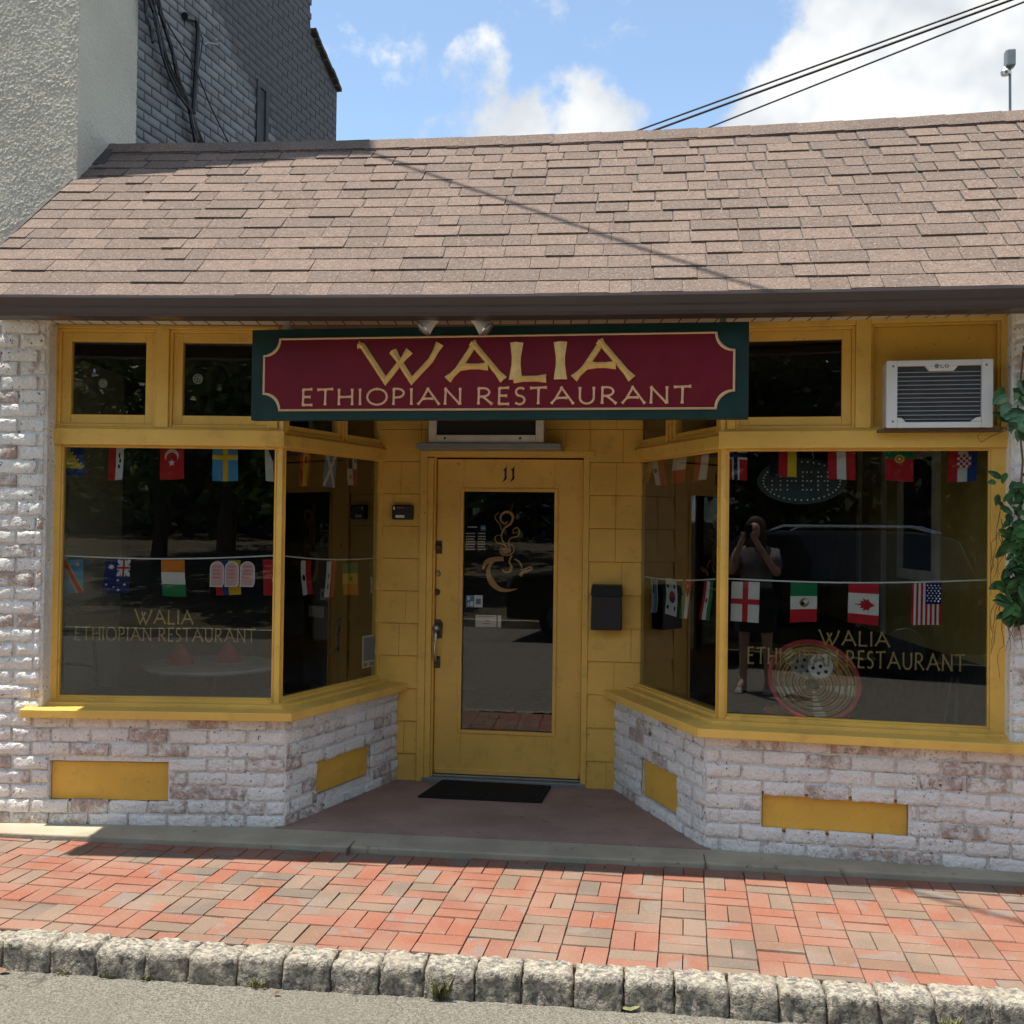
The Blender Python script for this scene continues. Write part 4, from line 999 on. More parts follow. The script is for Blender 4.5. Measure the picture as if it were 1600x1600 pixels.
# ---- strings of flags
def star(cx, cy, r_, n=5, asp=1.0, rot=-90, k_=.42): return [(cx+(r_ if i % 2 == 0 else r_*k_)*math.cos(R(rot+180*i/n)), cy+(r_ if i % 2 == 0 else r_*k_)*math.sin(R(rot+180*i/n))*asp) for i in range(2*n)]
def disc(cx, cy, r_, asp=.65, n=14): return [(cx+r_*math.cos(2*math.pi*i/n), cy+r_*math.sin(2*math.pi*i/n)*asp) for i in range(n)]
def rc(a, c, d, e_): return [(a, c), (d, c), (d, e_), (a, e_)]
def vs(*cs_): return [(c, rc(i/len(cs_), 0, (i+1)/len(cs_), 1)) for i, c in enumerate(cs_)]
def hs(*cs_): return [(c, rc(0, i/len(cs_), 1, (i+1)/len(cs_))) for i, c in enumerate(cs_)]
leaf11 = [(.0, .28), (.06, .1), (.2, .14), (.16, -.0), (.32, .02), (.22, -.14), (.3, -.2), (.12, -.3), (.0, -.5), (-.12, -.3), (-.3, -.2), (-.22, -.14), (-.32, .02), (-.16, 0), (-.2, .14), (-.06, .1)]
D = {
 'bosnia': [('B', rc(0, 0, 1, 1)), ('Y', [(0, 0), (0, .8), (.95, .8)])]+[('W', star(.08+.13*i, .03+.1*i, .06, 5, .65)) for i in range(8)],
 'iraq': vs('R', 'W', 'K')+[('K', rc(.45, .3, .52, .42)), ('K', rc(.48, .45, .56, .55)), ('K', rc(.44, .6, .52, .7))],
 'turkey': [('R', rc(0, 0, 1, 1)), ('W', disc(.48, .38, .29)), ('R', disc(.48, .44, .24)), ('W', star(.49, .56, .15, 5, .65))],
 'sweden': [('L', rc(0, 0, 1, 1)), ('Y', rc(.4, 0, .6, 1)), ('Y', rc(0, .34, 1, .46))],
 'czech': [('W', rc(0, 0, .5, 1)), ('R', rc(.5, 0, 1, 1)), ('N', [(0, 0), (1, 0), (.5, .5)])],
 'spain': [('R', rc(0, 0, 1, 1)), ('Y', rc(.25, 0, .75, 1)), ('R', disc(.5, .35, .16)), ('K', rc(.4, .28, .6, .33))],
 'scotland': [('L', rc(0, 0, 1, 1)), ('W', [(0, 0), (.14, 0), (1, .92), (1, 1), (.86, 1), (0, .08)]), ('W', [(.86, 0), (1, 0), (1, .08), (.14, 1), (0, 1), (0, .92)])],
 'panama': [('W', rc(0, 0, 1, 1)), ('R', rc(.5, .5, 1, 1)), ('N', rc(0, 0, .5, .5)), ('R', star(.25, .75, .14, 5, .65)), ('N', star(.75, .25, .14, 5, .65))],
 'swiss': [('R', rc(0, 0, 1, 1)), ('W', rc(.4, .28, .6, .72)), ('W', rc(.2, .43, .8, .57))],
 'belgium': [('Y', rc(0, 0, 1, .5)), ('O', rc(0, .5, 1, 1))], 'emblem': [('W', rc(0, 0, .5, 1)), ('R', rc(.5, 0, 1, 1)), ('K', disc(.25, .4, .15))],
 'poland': hs('W', 'R'), 'monaco': vs('R', 'W'),
 'norway': [('R', rc(0, 0, 1, 1)), ('W', rc(.26, 0, .62, 1)), ('W', rc(0, .2, 1, .44)), ('N', rc(.35, 0, .53, 1)), ('N', rc(0, .26, 1, .38))],
 'germany': vs('K', 'R', 'Y'), 'austria': vs('R', 'W', 'R'),
 'portugal': [('G', rc(0, 0, 1, .4)), ('R', rc(0, .4, 1, 1)), ('Y', disc(.5, .4, .18)), ('R', disc(.5, .4, .11)), ('W', disc(.5, .4, .06))],
 'croatia': vs('R', 'W', 'B')+[(('R' if (i+j) % 2 == 0 else 'W'), rc(.3+.09*i, .28+.07*j, .39+.09*i, .35+.07*j)) for i in range(5) for j in range(5)],
 'congo': [('L', rc(0, 0, 1, 1)), ('Y', [(0, 0), (.22, 0), (1, .92), (1, 1), (.72, 1), (0, .1)]), ('R', [(0, 0), (.16, 0), (1, .98), (1, 1), (.78, 1), (0, .05)]), ('Y', star(.75, .16, .14, 5, .65))],
 'australia': [('N', rc(0, 0, 1, 1)), ('B', rc(.5, 0, 1, .5)), ('W', [(.5, 0), (.6, 0), (1, .42), (1, .5), (.9, .5), (.5, .08)]), ('W', [(.9, 0), (1, 0), (1, .08), (.6, .5), (.5, .5), (.5, .42)]), ('W', rc(.66, 0, .84, .5)), ('W', rc(.5, .18, 1, .32)), ('R', rc(.71, 0, .79, .5)), ('R', rc(.5, .22, 1, .28)), ('W', star(.28, .22, .15, 7, .65)), ('W', star(.58, .62, .07, 7, .65)), ('W', star(.16, .74, .07, 7, .65)), ('W', star(.86, .74, .07, 7, .65)), ('W', star(.64, .9, .07, 7, .65)), ('W', star(.46, .82, .045, 5, .65))],
 'ivory': hs('O', 'W', 'G'), 'colombia': [('R', rc(0, 0, .25, 1)), ('B', rc(.25, 0, .5, 1)), ('Y', rc(.5, 0, 1, 1))],
 'tunisia': [('R', rc(0, 0, 1, 1)), ('W', disc(.72, .58, .25)), ('R', disc(.72, .58, .17)), ('W', disc(.76, .58, .13)), ('R', star(.74, .58, .1, 5, .65))],
 'egypt': [('W', rc(0, 0, .5, 1)), ('R', rc(.5, 0, 1, 1)), ('K', disc(.28, .5, .15))], 'yemen': [('W', rc(0, 0, .5, 1)), ('R', rc(.5, 0, 1, 1)), ('G', star(.25, .4, .12)), ('G', star(.25, .7, .12))],
 'senegal': hs('G', 'Y', 'O')+[('G', star(.5, .5, .2, 5, .65))], 'saudi': [('G', rc(0, 0, 1, .5)), ('W', rc(0, .5, 1, 1)), ('K', disc(.5, .55, .1))],
 'brazil': [('G', rc(0, 0, 1, 1)), ('Y', [(.5, .06), (.94, .5), (.5, .94), (.06, .5)]), ('N', disc(.5, .5, .24))],
 'uruguay': [('W', rc(0, 0, 1, 1))]+[('L', rc(.12+.22*i, 0, .23+.22*i, 1)) for i in range(4)]+[('G', rc(0, 0, .55, .42)), ('W', rc(.22, 0, .33, .42))],
 'korea': [('W', rc(0, 0, 1, 1)), ('R', disc(.5, .5, .26)), ('N', [(.24, .5), (.76, .5), (.7, .6), (.5, .67), (.3, .6)])]+[('K', rc(x, y, x+.16, y+.1)) for x in (.12, .72) for y in (.16, .74)],
 'jordan': vs('G', 'W', 'K')+[('R', [(.0, .0), (1, .0), (.5, .46)]), ('W', star(.5, .16, .1, 7, .65))], 'iran': vs('R', 'W', 'G')+[('R', disc(.5, .5, .1))],
 'england': [('W', rc(0, 0, 1, 1)), ('R', rc(.4, 0, .6, 1)), ('R', rc(0, .43, 1, .56))],
 'mexico': hs('G', 'W', 'R')+[('M', disc(.52, .5, .18)), ('W', disc(.58, .47, .09)), ('K', disc(.46, .52, .07))],
 'canada': [('R', rc(0, 0, 1, .24)), ('W', rc(0, .24, 1, .76)), ('R', rc(0, .76, 1, 1)), ('R', [(.5-b_*.75, .52+a_*.5) for a_, b_ in leaf11]), ('R', rc(.22, .51, .4, .53))],
 'usa': [(('R' if i % 2 == 0 else 'W'), rc(i/13, 0, (i+1)/13, 1)) for i in range(13)]+[('N', rc(.46, 0, 1, .5))]+[('W', disc(.52+.115*i+(.05 if j % 2 else 0), .05+.062*j, .028)) for i in range(4) for j in range(7)],
}
FK = list(FM); 
def flag(parent, name, fr, x0, x1, y0, y1, v, asflat=False):
    u0, u1, z0, z1 = fr.rect(x0, y0, x1, y1, v); b = MB(); yaw = random.uniform(-.12, .12); skew = random.uniform(-.025, .025); used = []
    ph = random.uniform(0, 6)
    for li, (c, poly) in enumerate(D[name]):
        if c not in used: used.append(c)
        # cut every piece into strips so that it can bend with the cloth
        pts = []
        for x, y in poly: pts.append((max(0, min(1, x)), max(0, min(1, y))))
        P = []
        L = len(pts)
        for i in range(L):
            a, d_ = pts[i], pts[(i+1) % L]; n_ = 1
            for q in range(n_): P.append((a[0]+(d_[0]-a[0])*q/n_, a[1]+(d_[1]-a[1])*q/n_))
        def mp(x, y): 
            uu = u0+(u1-u0)*x+skew*y*(z1-z0); vv = v+yaw*(x-.5)*(u1-u0)+.02*math.sin(ph)*y+li*.0009
            return fr.pt(uu, vv, z1-(z1-z0)*y)
        area = sum(P[i][0]*P[(i+1) % len(P)][1]-P[(i+1) % len(P)][0]*P[i][1] for i in range(len(P)))
        if area > 0: P = P[::-1]
        b.face([mp(*p) for p in P], used.index(c))
    o = b.build('flag', [FM[c] for c in used], parent)
    g = bmesh.new(); g.from_mesh(o.data); bmesh.ops.triangulate(g, faces=g.faces[:]); bmesh.ops.subdivide_edges(g, edges=g.edges[:], cuts=4, use_grid_fill=True)
    H = z1-z0; a1, a2 = random.uniform(-.006, .006), random.choice((-1, 1))*random.uniform(.003, .006)
    for q in g.verts:
        yy = 1-q.co.z/H; xx = q.co.dot(fr.d)
        q.co += fr.n*(a1*math.sin(ph+yy*4)*yy*1.6+a2*math.sin(ph*2+xx*26)*(.3+yy))+Vector((0, 0, .006*math.sin(ph+xx*14)*yy))
    g.to_mesh(o.data); g.free(); o.data.polygons.foreach_set('use_smooth', [True]*len(o.data.polygons)); return o
def bunting(label, runs, flags, group):
    """runs: list of (frame, x0,y0,x1,y1) for the tape"""
    v = GV-.05; b = MB(); first = None
    for fr, x0, y0, x1, y1 in runs:
        ua, za = fr.uz(x0, y0, v); uc, zc = fr.uz(x1, y1, v); K = 12
        for i in range(K):
            t0, t1 = i/K, (i+1)/K; sag = lambda t: -.018*math.sin(math.pi*t)
            A = fr.pt(ua+(uc-ua)*t0, v+.001, za+(zc-za)*t0+sag(t0)); B_ = fr.pt(ua+(uc-ua)*t1, v+.001, za+(zc-za)*t1+sag(t1))
            if first is None: first = A
            up = Vector((0, 0, .0075)); nn_ = fr.n*.0012
            b.hexa([A+nn_, B_+nn_, B_-nn_, A-nn_, A+nn_+up, B_+nn_+up, B_-nn_+up, A-nn_+up])
    e_ = empty('flag_bunting', first, label, 'bunting', group)
    b.build('tape', 'string', e_)
    for f in flags: flag(e_, *f[:1], f[1], *f[2:], v-.002)
bunting('string of small flags along the top of the left window', [(WL, 95, 691, 428, 688), (RL, 438, 690, 598, 712)],
  [('bosnia', WL, 97, 130, 690, 741), ('iraq', WL, 170, 205, 690, 750), ('turkey', WL, 250, 288, 690, 748), ('sweden', WL, 332, 371, 690, 750), ('czech', WL, 413, 438, 690, 751), ('spain', RL, 468, 488, 697, 759), ('scotland', RL, 508, 527, 704, 760), ('panama', RL, 541, 556, 707, 760), ('swiss', RL, 583, 598, 709, 763)], 'flag strings inside the windows')
bunting('string of small flags across the middle of the left window', [(WL, 92, 869, 430, 869), (RL, 436, 869, 596, 872)],
  [('congo', WL, 95, 130, 873, 926), ('australia', WL, 165, 203, 874, 928), ('ivory', WL, 251, 288, 875, 931), ('colombia', WL, 337, 375, 875, 929), ('tunisia', WL, 410, 440, 874, 929), ('egypt', RL, 470, 485, 876, 930), ('yemen', RL, 511, 524, 877, 932), ('senegal', RL, 536, 558, 879, 930), ('saudi', RL, 576, 593, 876, 927)], 'flag strings inside the windows')
bunting('string of small flags along the top of the right window', [(RR, 990, 713, 1118, 696), (WR, 1133, 692, 1550, 695)],
  [('belgium', RR, 1003, 1019, 722, 757), ('emblem', RR, 1020, 1036, 720, 757), ('poland', RR, 1053, 1072, 714, 756), ('monaco', RR, 1089, 1107, 700, 752), ('norway', WR, 1135, 1167, 693, 751), ('germany', WR, 1203, 1245, 693, 747), ('austria', WR, 1293, 1335, 693, 750), ('portugal', WR, 1384, 1428, 694, 751), ('croatia', WR, 1483, 1528, 694, 751)], 'flag strings inside the windows')
bunting('string of small flags across the middle of the right window', [(RR, 991, 899, 1118, 906), (WR, 1132, 905, 1548, 907)],
  [('brazil', RR, 991, 1002, 902, 950), ('uruguay', RR, 1014, 1029, 903, 957), ('korea', RR, 1040, 1056, 904, 961), ('jordan', RR, 1068, 1083, 906, 968), ('iran', RR, 1099, 1116, 908, 970), ('england', WR, 1143, 1187, 909, 972), ('mexico', WR, 1235, 1277, 911, 973), ('canada', WR, 1326, 1373, 912, 975), ('usa', WR, 1425, 1470, 911, 977)], 'flag strings inside the windows')

# ---- OPEN sign with bulbs, ball charms, basket, tables
v = GV-.14; u0, u1, z0, z1 = WR.rect(1183, 715, 1323, 788, v); uc, zc = (u0+u1)/2, (z0+z1)/2; ru, rz_ = (u1-u0)/2, (z1-z0)/2
op = empty('open_sign', WR.pt(uc, v, z0), 'dark oval OPEN sign of unlit bulbs hanging in the right window', 'sign')
b = MB(); b.shape(WR, [(uc+ru*math.cos(R(a)), zc+rz_*math.sin(R(a))) for a in range(0, 360, 10)], v-.02, v); b.build('board', paint('oval_board', (.035, .05, .06), .4, .1), op, bevel=.003)
DOT = {'O': ['111', '101', '101', '101', '111'], 'P': ['111', '101', '111', '100', '100'], 'E': ['111', '100', '111', '100', '111'], 'N': ['1001', '1101', '1011', '1001', '1001']}
b = MB(); x = uc-ru*.66
def dot(u, z):
    s_ = .0034; b.hexa([WR.pt(u-s_, v+.004, z-s_), WR.pt(u+s_, v+.004, z-s_), WR.pt(u+s_, v, z-s_), WR.pt(u-s_, v, z-s_), WR.pt(u-s_, v+.004, z+s_), WR.pt(u+s_, v+.004, z+s_), WR.pt(u+s_, v, z+s_), WR.pt(u-s_, v, z+s_)])
for ch in 'OPEN':
    g = DOT[ch]
    for j, rw in enumerate(g):
        for i, q in enumerate(rw):
            if q == '1': dot(x+i*.021*(.75 if ch == 'N' else 1), zc+.045-j*.0225)
    x += .076
for a in range(0, 360, 9): dot(uc+ru*.86*math.cos(R(a)), zc+rz_*.82*math.sin(R(a)))
b.build('bulbs', 'white', op)
b = MB(); b.tube([WR.pt(uc-.06, v-.01, z1-.01), WR.pt(uc-.02, v-.01, 2.15)], .0015, 5); b.tube([WR.pt(uc+.06, v-.01, z1-.01), WR.pt(uc+.02, v-.01, 2.15)], .0015, 5); b.build('cord', 'string', op)
def ball_charm(label, fr, px, py, rp, v=GV-.035, disc_=False):
    u, z = fr.uz(px, py, v); r_ = fr.uz(px+rp, py, v)[0]-u
    e_ = empty('ball_charm', fr.pt(u, v, z-r_), label, 'charm', 'football charms in the windows')
    b = MB(); b.lathe(fr.pt(u, v-.004, z), [(r_, 0), (r_, .004), (r_*.85, .007)], 20, 0, fr.n); b.build('disc', 'decal_white' if rp != 18 else 'grey_metal', e_)
    b = MB()
    for i in range(6):
        a = R(60*i+15); q = .6*r_ if i else 0; rr2 = r_*.17
        cu, cz = u+q*math.cos(a), z+q*math.sin(a)
        b.lathe(fr.pt(cu, v+.003, cz), [(rr2, 0), (rr2*.8, .001)], 5, 0, fr.n)
    b.build('patch', 'black_matte', e_)
ball_charm('small football charm in the leftmost transom pane', WL, 161, 599, 7); ball_charm('small football charm in the transom pane beside the sign', WL, 309, 592, 8)
ball_charm('larger white football disc hanging over the woven basket', WR, 1282, 1041, 20); ball_charm('pale football disc left of the white one over the basket', WR, 1254, 1041, 18, GV-.05)
# basket: a woven dish standing on edge with a red rim, on a flatter one
v = GV-.15; u, z = WR.uz(1270, 1082, v); r_ = .225
bk_ = empty('woven_basket', WR.pt(u, v, .622), 'round woven basket with red rim leaning inside the right window', 'basket')
ax = (WR.n*.80+Vector((0, 0, .58))+WR.d*.12).normalized(); c0 = WR.pt(u, v-.05, .627+r_*.80)
b = MB(); rings = 13
for i in range(rings):
    ra, rb = r_*i/rings, r_*(i+.8)/rings; h = lambda q: .055*(q/r_)**2
    b.lathe(c0, [(max(.004, ra), h(ra)), (ra+.004, h(ra)+.006), (rb, h(rb)+.006), (rb, h(rb)-.004)], 30, 0, ax, 1.0, i == 0)
b.build('weave', ['wicker', 'wicker_pale'], bk_)
sa = ax.cross(Vector((0, 0, 1))).normalized(); sb = ax.cross(sa)
for a0 in (20, 92, 164, 236, 308):
    b = MB()
    for i in range(7):
        q0, q1 = r_*(.16+.115*i), r_*(.16+.115*i+.075); hw0, hw1 = 4, 6
        P = [c0+ax*(h(q)+.0085)+(sa*math.cos(R(a0+d_))+sb*math.sin(R(a0+d_)))*q for q, d_ in ((q0, -9), (q1, -9), (q1, 9), (q0, 9))]; b.face(P)
    b.build('pale_band', 'wicker_pale', bk_)
for q in (.3, .45, .6, .75, .9):
    b = MB(); b.tube([c0+ax*(h(r_*q)+.0075)+(sa*math.cos(R(d_))+sb*math.sin(R(d_)))*r_*q for d_ in range(0, 361, 12)], .0032, 5, cap=False); b.build('dark_ring', 'twig', bk_)
b = MB(); a = ax.cross(Vector((0, 0, 1))).normalized(); c_ = ax.cross(a)
b.tube([c0+ax*.058+(a*math.cos(R(q))+c_*math.sin(R(q)))*r_ for q in range(0, 361, 12)], .011, 8, cap=False); b.build('rim', 'red_rim', bk_, smooth=True)
b = MB(); b.lathe(c0, [(.03, .012), (.026, .02), (.01, .024)], 14, 0, ax); b.build('centre_boss', 'twig', bk_)
c1 = WR.pt(u-.02, GV-.28, .623)
tray = empty('woven_tray', c1, 'flat woven tray with red rim lying under the basket', 'tray')
b = MB(); b.lathe(c1, [(.17, 0), (.21, .03), (.215, .03), (.205, .034), (.16, .008)], 28, 0, None, 1.0); b.build('dish', 'wicker', tray, smooth=True)
b = MB(); b.tube([c1+Vector((.213*math.cos(R(q)), .213*math.sin(R(q)), .032)) for q in range(0, 361, 12)], .008, 6, cap=False); b.build('rim', 'red_rim', tray, smooth=True)
def table(P, label):
    t = empty('round_table', (P.x, P.y, .05), label, 'table')
    b = MB(); b.lathe((P.x, P.y, .72), [(.40, 0), (.41, .012), (.40, .025)], 28); b.build('table_top', 'tablecloth', t)
    b = MB(); b.tube([(P.x, P.y, .06), (P.x, P.y, .72)], .03, 10); b.lathe((P.x, P.y, .05), [(.22, 0), (.2, .02), (.04, .05)], 16); b.build('pedestal', 'black', t)
def napkin(P, label):
    n_ = empty('napkin', P, label, 'napkin'); b = MB(); b.lathe(P, [(.085, 0), (.07, .04), (.035, .09), (.008, .12)], 7); b.build('folded_cloth', 'napkin', n_); 
def chair(P, ang, label):
    c = empty('dining_chair', P, label, 'chair'); fr = W((P.x, P.y), ang)
    b = MB(); b.box(fr, -.2, .2, -.2, .2, .47, .50); b.build('seat', 'black', c, bevel=.01)
    b = MB(); b.tube([fr.pt(-.19, -.19, .5), fr.pt(-.19, -.24, .95), fr.pt(.19, -.24, .95), fr.pt(.19, -.19, .5)], .012, 8); b.tube([fr.pt(-.19, -.215, .75), fr.pt(.19, -.215, .75)], .008, 6); b.build('backrest', 'black', c)
    for x in (-.18, .18):
        for y in (-.18, .18): b = MB(); b.tube([fr.pt(x, y, .05), fr.pt(x*.95, y*.95, .47)], .012, 6); b.build('leg', 'black', c)
T1 = aty(330, 1038, 6.35); table(T1, 'round pale table behind the left window')
q = aty(282, 1040, 6.3); napkin(Vector((q.x, q.y, .746)), 'larger red folded napkin on the table behind the left window'); q = aty(356, 1034, 6.45); napkin(Vector((q.x, q.y, .746)), 'smaller red folded napkin further right on the same table')
c = aty(150, 1050, 6.4); chair(Vector((c.x, c.y, .05)), 200, 'dark metal chair left of the table behind the left window')
c = aty(470, 1050, 7.0); chair(Vector((c.x, c.y, .05)), 90, 'dark chair seen through the left angled window')
# pendant lamp behind the first transom
P = aty(172, 556, 6.3); pl = empty('pendant_lamp', P, 'grey pendant lamp shade behind the leftmost transom', 'lamp')
b = MB(); b.lathe(P, [(.075, 0), (.07, .03), (.045, .055), (.012, .07)], 18); b.build('lamp_shade', 'grey_metal', pl, smooth=True)
b = MB(); b.tube([P+Vector((0, 0, .068)), (P.x, P.y, 2.6)], .004, 5); b.build('cord', 'black', pl)
# folded stand in the right corner of the window
st = empty('folded_stand', WR.pt(uR1-.3, GV-.2, .622), 'thin dark folded stand in the right corner of the window', 'stand')
for (x0, y0, x1, y1) in ((1492, 1060, 1473, 1146), (1500, 1062, 1490, 1147), (1503, 1062, 1493, 1147)):
    a, za = WR.uz(x0, y0, GV-.15); c, zc2 = WR.uz(x1, y1, GV-.15); b = MB(); b.tube([WR.pt(a, GV-.22, za), WR.pt(c, GV-.15, .623)], .006, 6); b.build('leg', 'black', st)

# ---- ivy on the right pier
iv0 = WR.pt(ujr+.05, .06, 1.2)
ivy = empty('ivy_plant', iv0, 'trailing ivy with dark green leaves and bare roots on the right pier', 'ivy')
lf = MB(); o_ = [(0, 0, 0), (.19, .2, .03), (.25, .48, .02), (.15, .8, .0), (0, 1.05, -.06), (-.15, .8, 0), (-.25, .48, .02), (-.19, .2, .03)]
mid = [(0, .35, .07), (0, .7, .06)]
lf.v = [Vector(p) for p in o_+mid]; lf.f = [(0, 1, 8), (1, 2, 8), (2, 9, 8), (2, 3, 9), (3, 4, 9), (4, 5, 9), (5, 6, 9), (6, 8, 9), (6, 7, 8), (7, 0, 8)]
leaf_me = unit_mesh('leaf', lf, 'leaf'); leaf_me2 = unit_mesh('leaf', lf, 'leaf_pale')
def leaf_at(P, s_, me=None):
    y = Vector((random.uniform(-.9, .6), random.uniform(-.5, .1), random.uniform(-1, .25))).normalized(); z = (WR.n+Vector((random.uniform(-.6, .6), random.uniform(-.3, .3), random.uniform(0, .9)))).normalized(); x = y.cross(z).normalized(); z = x.cross(y)
    inst('leaf', me or leaf_me, ivy, basis(x*s_, y*s_, z*s_, P))
def ipx(x, y, v): 
    u, z = WR.uz(x, y, v); return WR.pt(u, v, z)
for _ in range(220):
    y = random.choice((random.uniform(735, 970), random.uniform(800, 960))); x = random.triangular(1560, 1625, 1600)
    if y > 790 and y < 830: x += 8
    leaf_at(ipx(x, y, random.uniform(.03, .12)), random.choice((.04, .05, .06, .075, .095)))
for x, y in ((1556, 752), (1560, 772), (1566, 748), (1572, 738), (1563, 790), (1578, 802), (1575, 770)): leaf_at(ipx(x, y, .07), random.uniform(.06, .085))
for _ in range(26): leaf_at(ipx(random.uniform(1568, 1612), random.uniform(585, 668), random.uniform(.04, .12)), random.uniform(.06, .10), leaf_me2 if random.random() < .7 else leaf_me)
for i in range(20):
    x, y = random.uniform(1560, 1590), random.uniform(760, 1000); pts = []; dx = random.uniform(-4, 1)
    for q in range(random.randint(6, 12)):
        pts.append(ipx(x, y, .05+.02*math.sin(q+i))); x += dx+random.uniform(-6, 6); y += random.uniform(5, 16); x = max(1548, min(1598, x))
    b = MB(); b.tube(pts, [.0022*(1-.6*q/len(pts)) for q in range(len(pts))], 4); b.build('stem', 'twig', ivy)
b = MB(); b.tube([ipx(1600, 540, .09), ipx(1590, 640, .08), ipx(1598, 720, .08), ipx(1588, 860, .08), ipx(1592, 985, .06)], .005, 5); b.build('stem', 'twig', ivy)
b = MB(); b.tube([ipx(1535, 670, .02), ipx(1527, 683, .02), ipx(1533, 691, .02), ipx(1550, 681, .03), ipx(1585, 668, .05)], .0018, 4); b.build('stem', 'twig', ivy)
b = MB(); b.tube([ipx(1575, 569, .1), ipx(1590, 556, .1), ipx(1603, 545, .1)], [.001, .0035, .003], 4); b.build('stem', 'wicker', ivy)

# ---- floodlight on a pole behind the ridge
P = aty(1580, 178, 7.2); fl = empty('roof_floodlight', P, 'grey floodlight and sensor on a thin pole behind the roof ridge', 'floodlight')
tp = aty(1578, 95, 7.2)
b = MB(); b.tube([(P.x, P.y, P.z-.8), (tp.x, tp.y, tp.z)], .009, 6); b.build('pole', 'grey_metal', fl)
FW = W((tp.x, tp.y), 10); b = MB(); b.box(FW, -.035, .03, -.03, .04, tp.z-.05, tp.z+.07); b.build('housing', 'grey_metal', fl, bevel=.01)
b = MB(); b.lathe((tp.x-.03, tp.y, tp.z-.10), [(.02, .05), (.035, .02), (.03, 0)], 12); b.build('lens', 'steel', fl)
# ---- overhead cables
def cable(label, pts, r_=.012, grp='overhead cables'):
    b = MB(); b.tube(pts, r_, 6); o = b.build('overhead_cable', 'black', None); return tag(o, label, 'cable', grp)
def span(a, c, sag, n=14): return [Vector(a).lerp(Vector(c), i/n)-Vector((0, 0, sag*4*(i/n)*(1-i/n))) for i in range(n+1)]
def seen(x0, y0, d0, x1, y1, d1): return aty(x0, y0, d0), aty(x1, y1, d1)
for lb, (x0, y0, x1, y1), r_ in (('upper of the two close black cables crossing the sky', (760, 290, 1640, -30), .011), ('lower of the two close black cables crossing the sky', (770, 296, 1650, -26), .014), ('single thin cable below the pair crossing the sky', (880, 290, 1680, -29), .010)):
    A, B_ = seen(x0, y0, 15, x1, y1, 9.5); d_ = (B_-A); cable(lb, span(A-d_*.3, B_+d_*1.2, .0), r_)
A = Vector((-.816, 6.342, 3.887))+SUN*4.6/SUN.z; B_ = Vector((.93, 4.805, 2.757))+SUN*4.6/SUN.z; d_ = B_-A
cable('black service cable above the roof whose shadow crosses the shingles', [A-d_*1.0, A, B_, B_+d_*.6], .015)

# ================================================================== neighbours on the left
xs = -2.65; ysA, ysB = 6.22, 7.16; ZTOP = 11.2
stc = empty('stucco_building', (-5, 7, 0), 'pale rough stucco building rising behind the left end of the roof', 'building')
b = MB(); b.plan([(-9, ysA+.79), (xs-.02, ysA+.02), (xs-.02, ysB), (-9, ysB+3)], 0, ZTOP); b.build('wall_core', 'stucco', stc)
def stucco_face(P0, du, nrm, U_, z0, z1, st):
    b = MB(); nu = int(U_/st); nz = int((z1-z0)/st); g = []
    for i in range(nu+1):
        for j in range(nz+1):
            p = P0+du*(U_*i/nu)+Vector((0, 0, z0+(z1-z0)*j/nz)); q = p*52
            d_ = .0085*max(0, .62-noise.voronoi(q+Vector((noise.noise(q*.5), 0, noise.noise(q*.6)))*.7)[0][0])*(.6+.8*noise.noise(q*.21+Vector((5, 5, 5))))+noise.noise(q*2.3)*.0022
            if i == nu or i == 0: d_ = min(d_, 0)
            b.v.append(p+nrm*d_+Vector((noise.noise(q+Vector((9, 0, 0)))*.003, 0, noise.noise(q+Vector((0, 9, 0)))*.003)))
    for i in range(nu):
        for j in range(nz):
            a = i*(nz+1)+j; b.f.append((a, a+nz+1, a+nz+2, a+1)); b.m.append(0)
    return b.build('stucco_face', 'stucco', stc, smooth=True)
stucco_face(Vector((xs-.75*.9925, ysA+.75*.122, 0)), Vector((.9925, -.122, 0)), Vector((-.122, -.9925, 0)), .75, 2.9, 5.8, .0062)
stucco_face(Vector((xs, ysA, 0)), Vector((0, 1, 0)), Vector((1, 0, 0)), ysB-ysA+.02, 3.4, 6.2, .0085)
b = MB(); b.plan([(-9, ysA+.72), (xs+.05, ysA-.05), (xs+.05, ysB), (-9, ysB+3)], ZTOP, ZTOP+.15); b.build('coping', 'concrete', stc)
b = MB(); p0 = RP(XL, .84); p1 = RP(XL, 1.0); b.hexa([p0+Vector((-.03, 0, 0)), p0+Vector((.10, -.0, .004)), p1+Vector((.06, 0, .02)), p1+Vector((-.03, 0, 0)), p0+Vector((-.03, 0, .012)), p0+Vector((.10, -.0, .022)), p1+Vector((.05, 0, .03)), p1+Vector((-.03, 0, .03))]); b.build('flashing', 'roof_dark', stc)
WB = frame_between((xs, ysB), (-1.83, 10.47)); LB = math.hypot(-1.83-xs, 10.47-ysB)
bb = empty('brick_building', WB.pt(LB/2, -2, 0), 'dark grey painted brick building behind the stucco wall', 'building')
def bz(px, py): return WB.uz(px, py, 0)
u1_, z1_ = bz(517, 134); u2_, z2_ = bz(486, 52); u3_, z3_ = bz(483, -120)
b = MB(); out_ = [(-.2, 0), (LB, 0), (LB, z1_), (u2_, z2_), (u2_-.01, z2_+.12), (u3_, z3_), (-.2, z3_+4)]
b.shape(WB, out_, -3, -.005); wall_b = b.build('brick_wall', 'dark_mortar', bb)
bx = MB(); bx.hexa([(-.5, -.5, -.5), (.5, -.5, -.5), (.5, .5, -.5), (-.5, .5, -.5), (-.5, -.5, .5), (.5, -.5, .5), (.5, .5, .5), (-.5, .5, .5)])
dk_me = [lumpy(20+s, 3, 2, .1, .06, 'dark_brick', 'dark_brick') for s in range(4)]
